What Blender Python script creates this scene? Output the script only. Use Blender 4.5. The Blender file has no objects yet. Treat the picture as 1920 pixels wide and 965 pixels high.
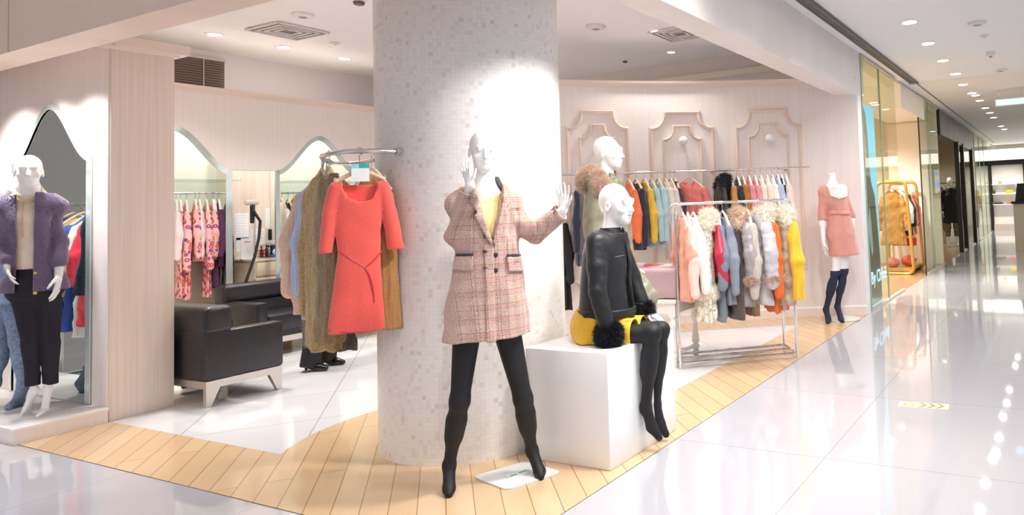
import bpy, bmesh, math, random
import numpy as np
from mathutils import Matrix, Vector
random.seed(7); rng = np.random.default_rng(7)
scn = bpy.context.scene; COL = scn.collection
# ---------------------------------------------------------------- camera
yaw, pitch, roll, FPX, PX0, PY0, HC = -4.40786104e-01, 5.00986876e-02, -3.89555995e-02, 1294.75, 1366.87, 315.8, 1.38
def cam_rot():
    cy, sy = math.cos(yaw), math.sin(yaw); cp, sp = math.cos(pitch), math.sin(pitch)
    f = np.array([sy*cp, cy*cp, sp]); r = np.array([cy, -sy, 0.0]); u = np.cross(r, f)
    c, s = math.cos(roll), math.sin(roll)
    return np.array([c*r+s*u, -s*r+c*u, -f])
RC = cam_rot()
cd = bpy.data.cameras.new('camera'); cam = bpy.data.objects.new('camera', cd); COL.objects.link(cam)
cd.sensor_width = 36; cd.lens = FPX/1920*36; cd.shift_x = -(PX0-960)/1920; cd.shift_y = -(482.5-PY0)/1920
cd.clip_start = .05; cd.clip_end = 200
M = Matrix(((*RC[:, 0], 0), (*RC[:, 1], 0), (*RC[:, 2], HC), (0, 0, 0, 1)))
M = Matrix([[RC[0][i], RC[1][i], RC[2][i], (0, 0, HC)[i]] for i in range(3)]+[[0, 0, 0, 1]])
cam.matrix_world = M; scn.camera = cam
# measured points of the photograph -> places in the shop
def ray(px, py): return RC.T @ np.array([(px-PX0)/FPX, -(py-PY0)/FPX, -1])
CP = np.array([0, 0, HC])
def onz(px, py, z=0.0): d = ray(px, py); return CP+d*(z-HC)/d[2]
def onx(px, py, x): d = ray(px, py); return CP+d*x/d[0]
def ony(px, py, y): d = ray(px, py); return CP+d*y/d[1]
def zat(px, py, x, y): d = ray(px, py); return HC+d[2]*(d[0]*x+d[1]*y)/(d[0]**2+d[1]**2)
def onplane(px, py, o, n): d = ray(px, py); o = np.array([o[0], o[1], 0]); n = np.array([n[0], n[1], 0]); return CP+d*np.dot(o-CP, n)/np.dot(d, n)
# ---------------------------------------------------------------- materials
def lin(c):
    if isinstance(c, str):
        c = [int(c[i:i+2], 16)/255 for i in (0, 2, 4)]
    return tuple(x/12.92 if x <= .04045 else ((x+.055)/1.055)**2.4 for x in c)
class NT:
    def __init__(s, name):
        s.m = bpy.data.materials.new(name); s.m.use_nodes = True; s.t = s.m.node_tree; s.b = s.t.nodes['Principled BSDF']
    def n(s, typ, **kw):
        nd = s.t.nodes.new(typ)
        for k, v in kw.items():
            if k.startswith('i_'):
                key = k[2:].replace('_', ' '); nd.inputs[int(key) if key.isdigit() else key].default_value = v
            else: setattr(nd, k, v)
        return nd
    def l(s, a, b): s.t.links.new(a, b)
    def obj(s): return s.n('ShaderNodeTexCoord').outputs['Object']
    def ramp(s, fac, stops):
        r = s.n('ShaderNodeValToRGB'); e = r.color_ramp.elements
        while len(e) < len(stops): e.new(.5)
        for q, (p, c) in zip(e, stops): q.position = p; q.color = (*c, 1)
        s.l(fac, r.inputs[0]); return r.outputs[0]
    def math(s, op, a, b=None, c=None):
        m = s.n('ShaderNodeMath', operation=op)
        for i, v in enumerate((a, b, c)):
            if v is None: continue
            if isinstance(v, (int, float)): m.inputs[i].default_value = v
            else: s.l(v, m.inputs[i])
        return m.outputs[0]
    def mix(s, f, a, b):
        m = s.n('ShaderNodeMix', data_type='RGBA')
        for k, v in ((0, f), (6, a), (7, b)):
            if isinstance(v, (int, float)): m.inputs[k].default_value = v
            elif isinstance(v, tuple): m.inputs[k].default_value = (*v, 1)
            else: s.l(v, m.inputs[k])
        return m.outputs[2]
    def bump(s, h, strength=.3, dist=.01):
        b = s.n('ShaderNodeBump'); b.inputs['Strength'].default_value = strength; b.inputs['Distance'].default_value = dist
        s.l(h, b.inputs['Height']); s.l(b.outputs[0], s.b.inputs['Normal'])
def P(nt, **kw):
    for k, v in kw.items():
        nt.b.inputs[{'rough': 'Roughness', 'metal': 'Metallic', 'spec': 'Specular IOR Level', 'coat': 'Coat Weight', 'sheen': 'Sheen Weight', 'trans': 'Transmission Weight', 'ior': 'IOR', 'alpha': 'Alpha'}[k]].default_value = v
_mc = {}
def mat(name, c, rough=.6, noise=0, amp=.08, bump=0, bscale=None, **kw):
    """plain surface with a little procedural mottling"""
    if name in _mc: return _mc[name]
    t = NT(name); c = lin(c); P(t, rough=rough, **kw)
    if noise:
        nz = t.n('ShaderNodeTexNoise', i_Scale=noise, i_Detail=4.0); t.l(t.obj(), nz.inputs['Vector'])
        lo = tuple(x*(1-amp) for x in c); hi = tuple(min(1, x*(1+amp)) for x in c)
        t.l(t.ramp(nz.outputs[0], [(.3, lo), (.7, hi)]), t.b.inputs['Base Color'])
        if bump:
            n2 = nz
            if bscale: n2 = t.n('ShaderNodeTexNoise', i_Scale=bscale, i_Detail=3.0); t.l(t.obj(), n2.inputs['Vector'])
            t.bump(n2.outputs[0], bump, .01)
    else: t.b.inputs['Base Color'].default_value = (*c, 1)
    _mc[name] = t.m; return t.m
def fabric(name, c, weave=260, amp=.14, bump=.25, rough=.9, sheen=.25):
    """cloth: fine weave plus soft hanging folds"""
    key = 'fabric_'+name
    if key in _mc: return _mc[key]
    t = NT(key); c = lin(c); P(t, rough=rough, sheen=sheen); o = t.obj()
    nz = t.n('ShaderNodeTexNoise', i_Scale=float(weave), i_Detail=3.0); t.l(o, nz.inputs['Vector'])
    t.l(t.ramp(nz.outputs[0], [(.3, tuple(x*(1-amp) for x in c)), (.7, tuple(min(1, x*(1+amp)) for x in c))]), t.b.inputs['Base Color'])
    mp = t.n('ShaderNodeMapping'); mp.inputs['Scale'].default_value = (24, 24, 2.6); t.l(o, mp.inputs[0])
    n2 = t.n('ShaderNodeTexNoise', i_Scale=1.0, i_Detail=2.0); t.l(mp.outputs[0], n2.inputs['Vector'])
    t.bump(t.math('MULTIPLY_ADD', nz.outputs[0], .06*bump*4, n2.outputs[0]), .75, .03); _mc[key] = t.m; return t.m
def puffer(name, c, freq=9.0, rough=.28, crack=None):
    """shiny quilted shell: stuffed bands across, small creases"""
    t = NT(name); c = lin(c); P(t, rough=rough); o = t.obj()
    w = t.n('ShaderNodeTexWave', i_Scale=freq*.4, i_Distortion=5.0, i_Detail=2.0); w.bands_direction = 'Z'; w.inputs['Detail Scale'].default_value = 2.0; t.l(o, w.inputs['Vector'])
    nz = t.n('ShaderNodeTexNoise', i_Scale=26.0, i_Detail=3.0); t.l(o, nz.inputs['Vector'])
    colr = t.ramp(nz.outputs[0], [(.3, tuple(x*.88 for x in c)), (.7, tuple(min(1, x*1.06) for x in c))])
    if crack:
        v = t.n('ShaderNodeTexVoronoi', feature='DISTANCE_TO_EDGE', i_Scale=20.0); t.l(o, v.inputs['Vector']); colr = t.mix(t.math('LESS_THAN', t.math('MULTIPLY_ADD', nz.outputs[0], .12, v.outputs[0]), .095), colr, lin(crack))
    t.l(colr, t.b.inputs['Base Color']); t.bump(t.math('MULTIPLY_ADD', nz.outputs[0], .5, w.outputs['Fac']), .35, .016); return t.m
def emit(name, c, s):
    if name in _mc: return _mc[name]
    t = NT(name); t.b.inputs['Base Color'].default_value = (*lin(c), 1); t.b.inputs['Emission Color'].default_value = (*lin(c), 1); t.b.inputs['Emission Strength'].default_value = s
    _mc[name] = t.m; return t.m
def glass(name, tint='f2f7f3', mixf=.12, rough=0.0):
    """thin sheet of glass: mostly clear, a fresnel reflection"""
    t = NT(name); t.t.nodes.remove(t.b); out = t.t.nodes['Material Output']
    tr = t.n('ShaderNodeBsdfTransparent'); tr.inputs[0].default_value = (*lin(tint), 1)
    gl = t.n('ShaderNodeBsdfGlossy'); gl.inputs['Roughness'].default_value = rough
    fr = t.n('ShaderNodeLayerWeight'); fr.inputs[0].default_value = .5
    f = t.math('MULTIPLY_ADD', t.math('POWER', fr.outputs[1], 5.0), .35, mixf*.5)
    mx = t.n('ShaderNodeMixShader'); t.l(f, mx.inputs[0]); t.l(tr.outputs[0], mx.inputs[1]); t.l(gl.outputs[0], mx.inputs[2]); t.l(mx.outputs[0], out.inputs[0])
    return t.m
def wood(name, c1, c2, scale=(60, 60, 1.2), rough=.45, **kw):
    t = NT(name); P(t, rough=rough, **kw)
    mp = t.n('ShaderNodeMapping'); mp.inputs['Scale'].default_value = scale; t.l(t.obj(), mp.inputs[0])
    nz = t.n('ShaderNodeTexNoise', i_Scale=1.0, i_Detail=5.0); t.l(mp.outputs[0], nz.inputs['Vector'])
    t.l(t.ramp(nz.outputs[0], [(.3, lin(c1)), (.7, lin(c2))]), t.b.inputs['Base Color']); return t.m
def tiles(name, c1, c2, grout, size, rot, rough, gw=.004, coat=0, off=0.0, rowsize=None, swirl=0):
    """floor of tiles or planks laid at an angle"""
    t = NT(name); P(t, rough=rough, coat=coat); t.b.inputs['Coat Roughness'].default_value = .03
    mp = t.n('ShaderNodeMapping'); mp.inputs['Rotation'].default_value = (0, 0, rot); t.l(t.obj(), mp.inputs[0])
    br = t.n('ShaderNodeTexBrick', offset=off, offset_frequency=2, squash=1.0)
    br.inputs['Scale'].default_value = 1; br.inputs['Brick Width'].default_value = size; br.inputs['Row Height'].default_value = rowsize or size
    br.inputs['Mortar Size'].default_value = gw; br.inputs['Mortar Smooth'].default_value = .1; br.inputs['Bias'].default_value = 0
    br.inputs['Color1'].default_value = (*lin(c1), 1); br.inputs['Color2'].default_value = (*lin(c2), 1); br.inputs['Mortar'].default_value = (*lin(grout), 1)
    t.l(mp.outputs[0], br.inputs['Vector']); colr = br.outputs[0]
    if swirl:
        m2 = t.n('ShaderNodeMapping'); m2.inputs['Scale'].default_value = (3, 60, 1); t.l(mp.outputs[0], m2.inputs[0])
        nz = t.n('ShaderNodeTexNoise', i_Scale=1.0, i_Detail=5.0); t.l(m2.outputs[0], nz.inputs['Vector'])
        colr = t.mix(t.math('MULTIPLY', nz.outputs[0], swirl), colr, tuple(x*.55 for x in lin(c2)))
    t.l(colr, t.b.inputs['Base Color']); return t.m
# ---------------------------------------------------------------- objects
def link(name, mesh, m=None, parent=None, smooth=False, loc=None, rot=None):
    o = bpy.data.objects.new(name, mesh); COL.objects.link(o)
    if m is not None: mesh.materials.append(m)
    if parent is not None: o.parent = parent
    if loc is not None: o.location = loc
    if rot is not None: o.rotation_euler = rot
    if smooth:
        mesh.polygons.foreach_set('use_smooth', [True]*len(mesh.polygons)); mesh.update()
    return o
def tag(o, label=None, cat=None, group=None, kind=None):
    if label: o['label'] = label
    if cat: o['category'] = cat
    if group: o['group'] = group
    if kind: o['kind'] = kind
    return o
def empty(name, loc=(0, 0, 0), rz=0, label=None, cat=None, group=None):
    o = bpy.data.objects.new(name, None); COL.objects.link(o); o.location = loc; o.rotation_euler = (0, 0, rz); o.empty_display_size = .1
    return tag(o, label, cat, group)
class MB:
    """collects shapes into one bmesh"""
    def __init__(s): s.b = bmesh.new()
    def xf(s, vs, loc=(0, 0, 0), rot=None):
        m = Matrix.Translation(loc)
        if rot is not None: m = m @ (rot if isinstance(rot, Matrix) else Matrix.Rotation(rot, 4, 'Z'))
        for v in vs: v.co = m @ v.co
    def box(s, lo, hi, bev=0, rot=None, loc=(0, 0, 0), seg=2):
        r = bmesh.ops.create_cube(s.b, size=1); vs = r['verts']
        for v in vs: v.co = Vector([(lo[i]+hi[i])/2+v.co[i]*(hi[i]-lo[i]) for i in range(3)])
        if bev:
            es = list({e for v in vs for e in v.link_edges})
            rr = bmesh.ops.bevel(s.b, geom=es, offset=bev, segments=seg, affect='EDGES', profile=.5)
            vs = list({v for f in rr['faces'] for v in f.verts} | {v for v in vs if v.is_valid})
        if rot is not None or any(loc): s.xf(vs, loc, rot)
        return vs
    def cyl(s, a, b, ra, rb=None, n=16, caps=True):
        a, b = Vector(a), Vector(b); rb = ra if rb is None else rb
        r = bmesh.ops.create_cone(s.b, cap_ends=caps, segments=n, radius1=ra, radius2=rb, depth=(b-a).length)
        m = Matrix.Translation((a+b)/2) @ (b-a).to_track_quat('Z', 'Y').to_matrix().to_4x4()
        for v in r['verts']: v.co = m @ v.co
        return r['verts']
    def tube(s, pts, r, n=10, closed=False, rad=None):
        pts = [Vector(p) for p in pts]; rings = []; N = len(pts); prev = None
        for i, p in enumerate(pts):
            if closed: t = pts[(i+1) % N]-pts[i-1]
            else: t = pts[min(i+1, N-1)]-pts[max(i-1, 0)]
            t.normalize()
            if prev is None: nrm = t.orthogonal().normalized()
            else:
                nrm = prev-t*prev.dot(t); nrm = nrm.normalized() if nrm.length > 1e-6 else t.orthogonal().normalized()
            prev = nrm; bn = t.cross(nrm); rr = rad[i] if rad else r
            rings.append([s.b.verts.new(p+(nrm*math.cos(k*2*math.pi/n)+bn*math.sin(k*2*math.pi/n))*rr) for k in range(n)])
        for i in range(N if closed else N-1):
            A, B = rings[i], rings[(i+1) % N]
            for k in range(n): s.b.faces.new((A[k], A[(k+1) % n], B[(k+1) % n], B[k]))
        if not closed: s.b.faces.new(rings[0][::-1]); s.b.faces.new(rings[-1])
    def lathe(s, prof, loc=(0, 0, 0), n=24, cap=True):
        rings = [[s.b.verts.new((loc[0]+r*math.cos(k*2*math.pi/n), loc[1]+r*math.sin(k*2*math.pi/n), loc[2]+z)) for k in range(n)] for r, z in prof]
        for A, B in zip(rings, rings[1:]):
            for k in range(n): s.b.faces.new((A[k], A[(k+1) % n], B[(k+1) % n], B[k]))
        if cap: s.b.faces.new(rings[0][::-1]); s.b.faces.new(rings[-1])
    def prism(s, poly, z0, z1):
        """poly: list of (x, y); solid between z0 and z1"""
        A = [s.b.verts.new((x, y, z0)) for x, y in poly]; B = [s.b.verts.new((x, y, z1)) for x, y in poly]; n = len(poly)
        s.b.faces.new(A[::-1]); s.b.faces.new(B)
        for i in range(n): s.b.faces.new((A[i], A[(i+1) % n], B[(i+1) % n], B[i]))
        return A+B
    def sphere(s, c, r, n=16, sc=(1, 1, 1)):
        q = bmesh.ops.create_uvsphere(s.b, u_segments=n, v_segments=n//2+2, radius=r)
        for v in q['verts']: v.co = Vector([c[i]+v.co[i]*sc[i] for i in range(3)])
        return q['verts']
    def strip(s, secs, closed_sec=True, cap=True):
        """secs: list of cross sections (lists of points)"""
        R = [[s.b.verts.new(p) for p in q] for q in secs]; n = len(R[0])
        for A, B in zip(R, R[1:]):
            for k in range(n if closed_sec else n-1): s.b.faces.new((A[k], A[(k+1) % n], B[(k+1) % n], B[k]))
        if cap and closed_sec: s.b.faces.new(R[0][::-1]); s.b.faces.new(R[-1])
    def build(s, name, m, parent=None, smooth=False, loc=None, rot=None, tri=False, mod=None):
        bmesh.ops.recalc_face_normals(s.b, faces=s.b.faces[:])
        if tri: bmesh.ops.triangulate(s.b, faces=[f for f in s.b.faces if len(f.verts) > 4])
        me = bpy.data.meshes.new(name); s.b.to_mesh(me); s.b.free()
        o = link(name, me, m, parent, False, loc, rot)
        if smooth:
            for p in me.polygons: p.use_smooth = True
            try: me.set_sharp_from_angle(angle=math.radians(40))
            except Exception: pass
        return o
def box(name, lo, hi, m, parent=None, bev=0, **kw):
    b = MB(); b.box(lo, hi, bev); return b.build(name, m, parent, smooth=bev > 0, **kw)
def struct(o): o['kind'] = 'structure'; return o
def copy_tree(o, parent=None):
    c = o.copy(); COL.objects.link(c); c.parent = parent
    for ch in list(o.children): copy_tree(ch, c)
    return c
# ---------------------------------------------------------------- distance fields -> organic meshes
V3 = lambda *a: np.array(a, float)
class Fld:
    def __init__(s, lo, hi, h):
        s.lo = np.array(lo, float); s.h = h; s.n = np.ceil((np.array(hi)-s.lo)/h).astype(int)+1
        s.D = np.full(s.n, 1.0, np.float32); s.ax = [(s.lo[i]+np.arange(s.n[i])*h).astype(np.float32) for i in range(3)]
    def sl(s, lo, hi):
        a = np.clip(np.floor((np.array(lo)-s.lo)/s.h).astype(int), 0, s.n-1); b = np.clip(np.ceil((np.array(hi)-s.lo)/s.h).astype(int)+1, 1, s.n)
        if np.any(b <= a): return None, None
        S = tuple(slice(a[i], b[i]) for i in range(3))
        return S, (s.ax[0][S[0]][:, None, None], s.ax[1][S[1]][None, :, None], s.ax[2][S[2]][None, None, :])
    def uni(s, S, d, k):
        A = s.D[S]
        if k <= 0: s.D[S] = np.minimum(A, d); return
        hh = np.clip(.5+.5*(A-d)/k, 0, 1); s.D[S] = A+(d-A)*hh-k*hh*(1-hh)
    def cap(s, a, b, ra, rb=None, k=.02, fl=None, sub=False):
        a = np.array(a, float); b = np.array(b, float); rb = ra if rb is None else rb; R = max(ra, rb)+max(k, 0)+3*s.h
        S, G = s.sl(np.minimum(a, b)-R, np.maximum(a, b)+R)
        if S is None: return s
        ba = b-a; L = max(ba@ba, 1e-9)
        q = [G[i]-a[i] for i in range(3)]
        t = np.clip((q[0]*ba[0]+q[1]*ba[1]+q[2]*ba[2])/L, 0, 1)
        v = [q[i]-t*ba[i] for i in range(3)]
        d2 = v[0]**2+v[1]**2+v[2]**2; sc = 1
        if fl is not None:
            n, f = fl; n = np.array(n, float)/np.linalg.norm(n); c = v[0]*n[0]+v[1]*n[1]+v[2]*n[2]
            d2 = d2+c*c*(1/f**2-1); sc = min(1, f)**.5
        d = (np.sqrt(d2)-(ra+t*(rb-ra)))*sc
        if sub: s.D[S] = np.maximum(s.D[S], -d)
        else: s.uni(S, d.astype(np.float32), k)
        return s
    def chain(s, pts, rs, k=.02, fl=None):
        for i in range(len(pts)-1): s.cap(pts[i], pts[i+1], rs[i], rs[i+1], k, fl)
        return s
    def ell(s, c, r, k=.02, R=None, sub=False):
        c = np.array(c, float); r = np.array(r, float); m = r.max()+max(k, 0)+3*s.h
        S, G = s.sl(c-m, c+m)
        if S is None: return s
        q = [G[i]-c[i] for i in range(3)]
        if R is not None: q = [q[0]*R[0][i]+q[1]*R[1][i]+q[2]*R[2][i] for i in range(3)]
        k0 = np.sqrt(sum((q[i]/r[i])**2 for i in range(3))); k1 = np.sqrt(sum((q[i]/r[i]**2)**2 for i in range(3)))
        d = k0*(k0-1)/np.maximum(k1, 1e-6)
        if sub: 
            hh = np.clip(.5-.5*(s.D[S]+d)/max(k, 1e-4), 0, 1) if k > 0 else None
            s.D[S] = np.maximum(s.D[S], -d) if k <= 0 else (s.D[S]*(1-hh)-d*hh+k*hh*(1-hh))
        else: s.uni(S, d.astype(np.float32), k)
        return s
    def stack(s, prof, k=.02, sub=False, fold=None, power=2.0):
        """prof rows (z, cx, cy, rx, ry): elliptical sections interpolated over z"""
        p = np.array(sorted(prof), float); z0, z1 = p[0, 0], p[-1, 0]
        R = max(p[:, 3].max(), p[:, 4].max())+.06
        S, G = s.sl((p[:, 1].min()-R, p[:, 2].min()-R, z0-4*s.h), (p[:, 1].max()+R, p[:, 2].max()+R, z1+4*s.h))
        if S is None: return s
        z = s.ax[2][S[2]]
        f = [np.interp(z, p[:, 0], p[:, i])[None, None, :] for i in range(1, 5)]
        x = (G[0]-f[0]); y = (G[1]-f[1]); rx, ry = f[2], f[3]
        if fold is not None:
            am, nf, ph, zt = fold; th = np.arctan2(y/ry, x/rx)
            w = np.clip((zt-z)/(zt-z0+1e-6), 0, 1)[None, None, :]
            g = 1+am*w*(np.sin(nf*th+ph+3*(zt-z)[None, None, :])+.6*np.sin((nf*1.7//1)*th+2.1*ph))
            rx = rx*g; ry = ry*g
        q = (np.abs(x/rx)**power+np.abs(y/ry)**power)**(1/power)
        gx = np.sqrt((x/rx**2)**2+(y/ry**2)**2)/np.maximum(np.sqrt((x/rx)**2+(y/ry)**2), 1e-6)
        d = (q-1)/np.maximum(gx, 1/np.maximum(rx, ry))
        d = np.maximum(d, np.maximum(z0-z, z-z1)[None, None, :])
        if sub: s.D[S] = np.maximum(s.D[S], -d)
        else: s.uni(S, d.astype(np.float32), k)
        return s
    def cut(s, fn, lo=None, hi=None):
        """remove the region where fn(X, Y, Z) < 0"""
        S, G = s.sl(s.lo if lo is None else lo, s.lo+s.n*s.h if hi is None else hi)
        if S is not None: s.D[S] = np.maximum(s.D[S], -fn(*G))
        return s
    def wrinkle(s, amp, freq, seed=0, lo=None, hi=None):
        S, G = s.sl(s.lo if lo is None else lo, s.lo+s.n*s.h if hi is None else hi); r = np.random.default_rng(seed)
        if S is None: return s
        w = 0
        for i in range(4):
            d = r.normal(size=3); d /= np.linalg.norm(d); d = d*freq*(.6+.5*i)
            w = w+np.sin(d[0]*G[0]+d[1]*G[1]+d[2]*G[2]+r.uniform(0, 6)+1.6*np.sin(d[1]*.7*G[0]+d[2]*.6*G[1]-d[0]*.6*G[2]+i))/(1+.4*i)
        s.D[S] = s.D[S]+(amp*w).astype(np.float32); return s
    def noise_at(s): pass
    def shell(s, poly, t0, t1, side=-1, axis=1, extra=None):
        """layer of the surface inside a polygon of (x, z), on the front (side -1) or back"""
        F = Fld.__new__(Fld); F.lo, F.h, F.n, F.ax = s.lo, s.h, s.n, s.ax
        X = s.ax[0][:, None]; Z = s.ax[2][None, :]; p = np.array(poly, float); d = np.full((s.n[0], s.n[2]), 1e9); sg = np.ones_like(d)
        for i in range(len(p)):
            a, b = p[i], p[i-1]; e = b-a; wx, wz = X-a[0], Z-a[1]; t = np.clip((wx*e[0]+wz*e[1])/max(e@e, 1e-12), 0, 1)
            d = np.minimum(d, (wx-t*e[0])**2+(wz-t*e[1])**2)
            c1, c2, c3 = Z >= a[1], Z < b[1], e[0]*wz > e[1]*wx
            flip = (c1 & c2 & c3) | (~c1 & ~c2 & ~c3); sg = np.where(flip, -sg, sg)
        pd = (sg*np.sqrt(d)).astype(np.float32)[:, None, :]
        mid = 0 if extra is None else extra
        D = np.maximum(np.maximum(s.D-t1, t0-s.D), pd)
        F.D = np.maximum(D, (s.ax[1][None, :, None]-mid)*(1 if side < 0 else -1)).astype(np.float32); return F
    def copy(s):
        F = Fld.__new__(Fld); F.lo, F.h, F.n, F.ax = s.lo, s.h, s.n, s.ax; F.D = s.D.copy(); return F
    def front(s, x, z, side=-1):
        """surface depth at (x, z)"""
        i = int(round((x-s.lo[0])/s.h)); k = int(round((z-s.lo[2])/s.h)); c = s.D[i, :, k]; w = np.where(c < 0)[0]
        if not len(w): return 0.0
        j = w[0] if side < 0 else w[-1]; return float(s.ax[1][j])
    def arrays(s, relax=1):
        D = s.D.copy(); D[0] = D[-1] = 1; D[:, 0] = D[:, -1] = 1; D[:, :, 0] = D[:, :, -1] = 1
        N = D < 0; off = np.array([(i, j, k) for i in (0, 1) for j in (0, 1) for k in (0, 1)])
        cs = [N[i:N.shape[0]-1+i, j:N.shape[1]-1+j, k:N.shape[2]-1+k] for i, j, k in off]
        sm = sum(c.astype(np.int8) for c in cs); act = np.argwhere((sm > 0) & (sm < 8))
        if not len(act): return np.zeros((0, 3)), np.zeros((0, 4), int)
        val = np.stack([D[act[:, 0]+o[0], act[:, 1]+o[1], act[:, 2]+o[2]] for o in off], 1)
        acc = np.zeros((len(act), 3)); cnt = np.zeros(len(act))
        for a in range(8):
            for b in range(a+1, 8):
                if np.abs(off[a]-off[b]).sum() != 1: continue
                va, vb = val[:, a], val[:, b]; cr = (va < 0) != (vb < 0); t = np.where(cr, va/np.where(cr, va-vb, 1), 0)
                acc += np.where(cr[:, None], off[a]+t[:, None]*(off[b]-off[a]), 0); cnt += cr
        V = s.lo+(act+acc/cnt[:, None])*s.h
        idx = np.full(np.array(D.shape), -1, np.int32); idx[tuple(act.T)] = np.arange(len(act))
        Q = []
        for ax in range(3):
            u, w = (ax+1) % 3, (ax+2) % 3
            A = [slice(None)]*3; B = [slice(None)]*3; A[ax] = slice(0, -1); B[ax] = slice(1, None)
            A[u] = B[u] = slice(1, -1); A[w] = B[w] = slice(1, -1)
            n0, n1 = N[tuple(A)], N[tuple(B)]
            for cond, rev in ((n0 & ~n1, False), (~n0 & n1, True)):
                e = np.argwhere(cond)
                if not len(e): continue
                e[:, u] += 1; e[:, w] += 1
                def cell(du, dw):
                    c = e.copy(); c[:, u] += du; c[:, w] += dw; return idx[tuple(c.T)]
                q = np.stack([cell(-1, -1), cell(0, -1), cell(0, 0), cell(-1, 0)], 1); Q.append(q[:, ::-1] if rev else q)
        Q = np.concatenate(Q)
        for _ in range(relax):
            S = np.zeros_like(V); c = np.zeros(len(V))
            for a, b in ((0, 1), (1, 2), (2, 3), (3, 0)):
                np.add.at(S, Q[:, a], V[Q[:, b]]); np.add.at(S, Q[:, b], V[Q[:, a]]); np.add.at(c, Q[:, a], 1); np.add.at(c, Q[:, b], 1)
            V = V*.5+.5*S/np.maximum(c, 1)[:, None]
        return V, Q
    def build(s, name, m, parent=None, relax=1, fur=None, **kw):
        V, Q = s.arrays(relax)
        if fur: V, T = add_fur(V, Q, **fur); return mesh_np(name, V, Q, m, parent, T, **kw)
        return mesh_np(name, V, Q, m, parent, **kw)
def mesh_np(name, V, Q, m, parent=None, T=None, loc=None, rot=None):
    me = bpy.data.meshes.new(name); nq = len(Q); nt = 0 if T is None else len(T)
    me.vertices.add(len(V)); me.vertices.foreach_set('co', np.asarray(V, np.float32).ravel())
    me.loops.add(nq*4+nt*3); me.polygons.add(nq+nt)
    li = np.asarray(Q, np.int32).ravel()
    if nt: li = np.concatenate([li, np.asarray(T, np.int32).ravel()])
    me.loops.foreach_set('vertex_index', li)
    me.polygons.foreach_set('loop_start', np.concatenate([np.arange(nq)*4, nq*4+np.arange(nt)*3]).astype(np.int32))
    me.polygons.foreach_set('use_smooth', np.ones(nq+nt, bool)); me.update(calc_edges=True); me.validate()
    return link(name, me, m, parent, False, loc, rot)
def add_fur(V, Q, n=4000, L=.03, w=.003, droop=.25, jit=.5, seed=1):
    r = np.random.default_rng(seed); c = Q[r.integers(0, len(Q), n)]; a = V[c]
    wt = r.dirichlet(np.ones(4), n); p = (a*wt[:, :, None]).sum(1)
    nr = np.cross(a[:, 2]-a[:, 0], a[:, 3]-a[:, 1]); nr /= np.maximum(np.linalg.norm(nr, axis=1), 1e-9)[:, None]
    d = nr+r.normal(0, jit, (n, 3)); d[:, 2] -= droop; d /= np.linalg.norm(d, axis=1)[:, None]
    t = np.cross(d, r.normal(size=(n, 3))); t /= np.maximum(np.linalg.norm(t, axis=1), 1e-9)[:, None]
    ln = (L*r.uniform(.5, 1.2, n))[:, None]
    base = len(V); W = np.concatenate([p-t*w, p+t*w, p+d*ln])
    i = np.arange(n); T = np.stack([base+i, base+n+i, base+2*n+i], 1)
    return np.concatenate([V, W]), T
# ---------------------------------------------------------------- shared materials
W_WALL = wood('washed_wood', 'f1e7e1', 'f6eeea', (40, 40, .8), .5)
W_PIL = wood('washed_wood_beige', 'e2d0c0', 'ecdfd2', (55, 55, .9), .5)
W_TRIM = mat('trim_cream', 'f0dfd2', .5)
PAINT = mat('ceiling_paint', 'f1eef0', .8)
BEAM = wood('beam_board', 'ece4de', 'f2ece8', (3, 3, 1), .55)
BEAM_WARM = wood('beam_board_warm', 'efd8c5', 'f3e0d0', (3, 3, 1), .55)
STEEL = mat('brushed_steel', 'd8d8da', .22, metal=1)
CHROME = mat('chrome', 'e8e8ea', .08, metal=1)
WHITE = mat('white_lacquer', 'f4f5f6', .35)
MANN = mat('mannequin_white', 'f6f6f6', .32)
BLACK = mat('black_plastic', '17161a', .4)
HANG = mat('pale_wood_hanger', 'e6cfb4', .5, 30, .06)
HANGW = mat('white_hanger', 'f3efec', .45)
PAPER = mat('paper', 'f3f4f8', .8)
TEAL = mat('teal_print', '2bb3b0', .6)
PLANK = tiles('wood_planks', 'e6c7a0', 'e0bd92', 'a07e54', 2.2, math.radians(42), .22, .0025, .3, .37, .125, .22)
MALLF = tiles('mall_tile', 'c2c2c9', 'c0c0c7', 'a6a6ac', 1.2, 0, .045, .003, .4)
SHOPF = tiles('shop_tile', 'e9e9ec', 'e7e7ea', 'b9b9bc', .8, math.radians(42), .07, .004, .3)
# ---------------------------------------------------------------- the shell of the place
def poly_slab(name, pts, z0, z1, m, **kw):
    b = MB(); b.prism(pts, z0, z1); return struct(b.build(name, m, tri=True, **kw))
CC = np.array([.65, .917]); CRAD = 7.725
def arc(a, dr=0.0): return CC+(CRAD+dr)*np.array([math.cos(math.radians(a)), math.sin(math.radians(a))])
struct(box('floor', (-14, -8, -.1), (9, 34, 0), MALLF))
COLC = np.array([-3.37, 3.29]); COLR = .555
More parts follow.
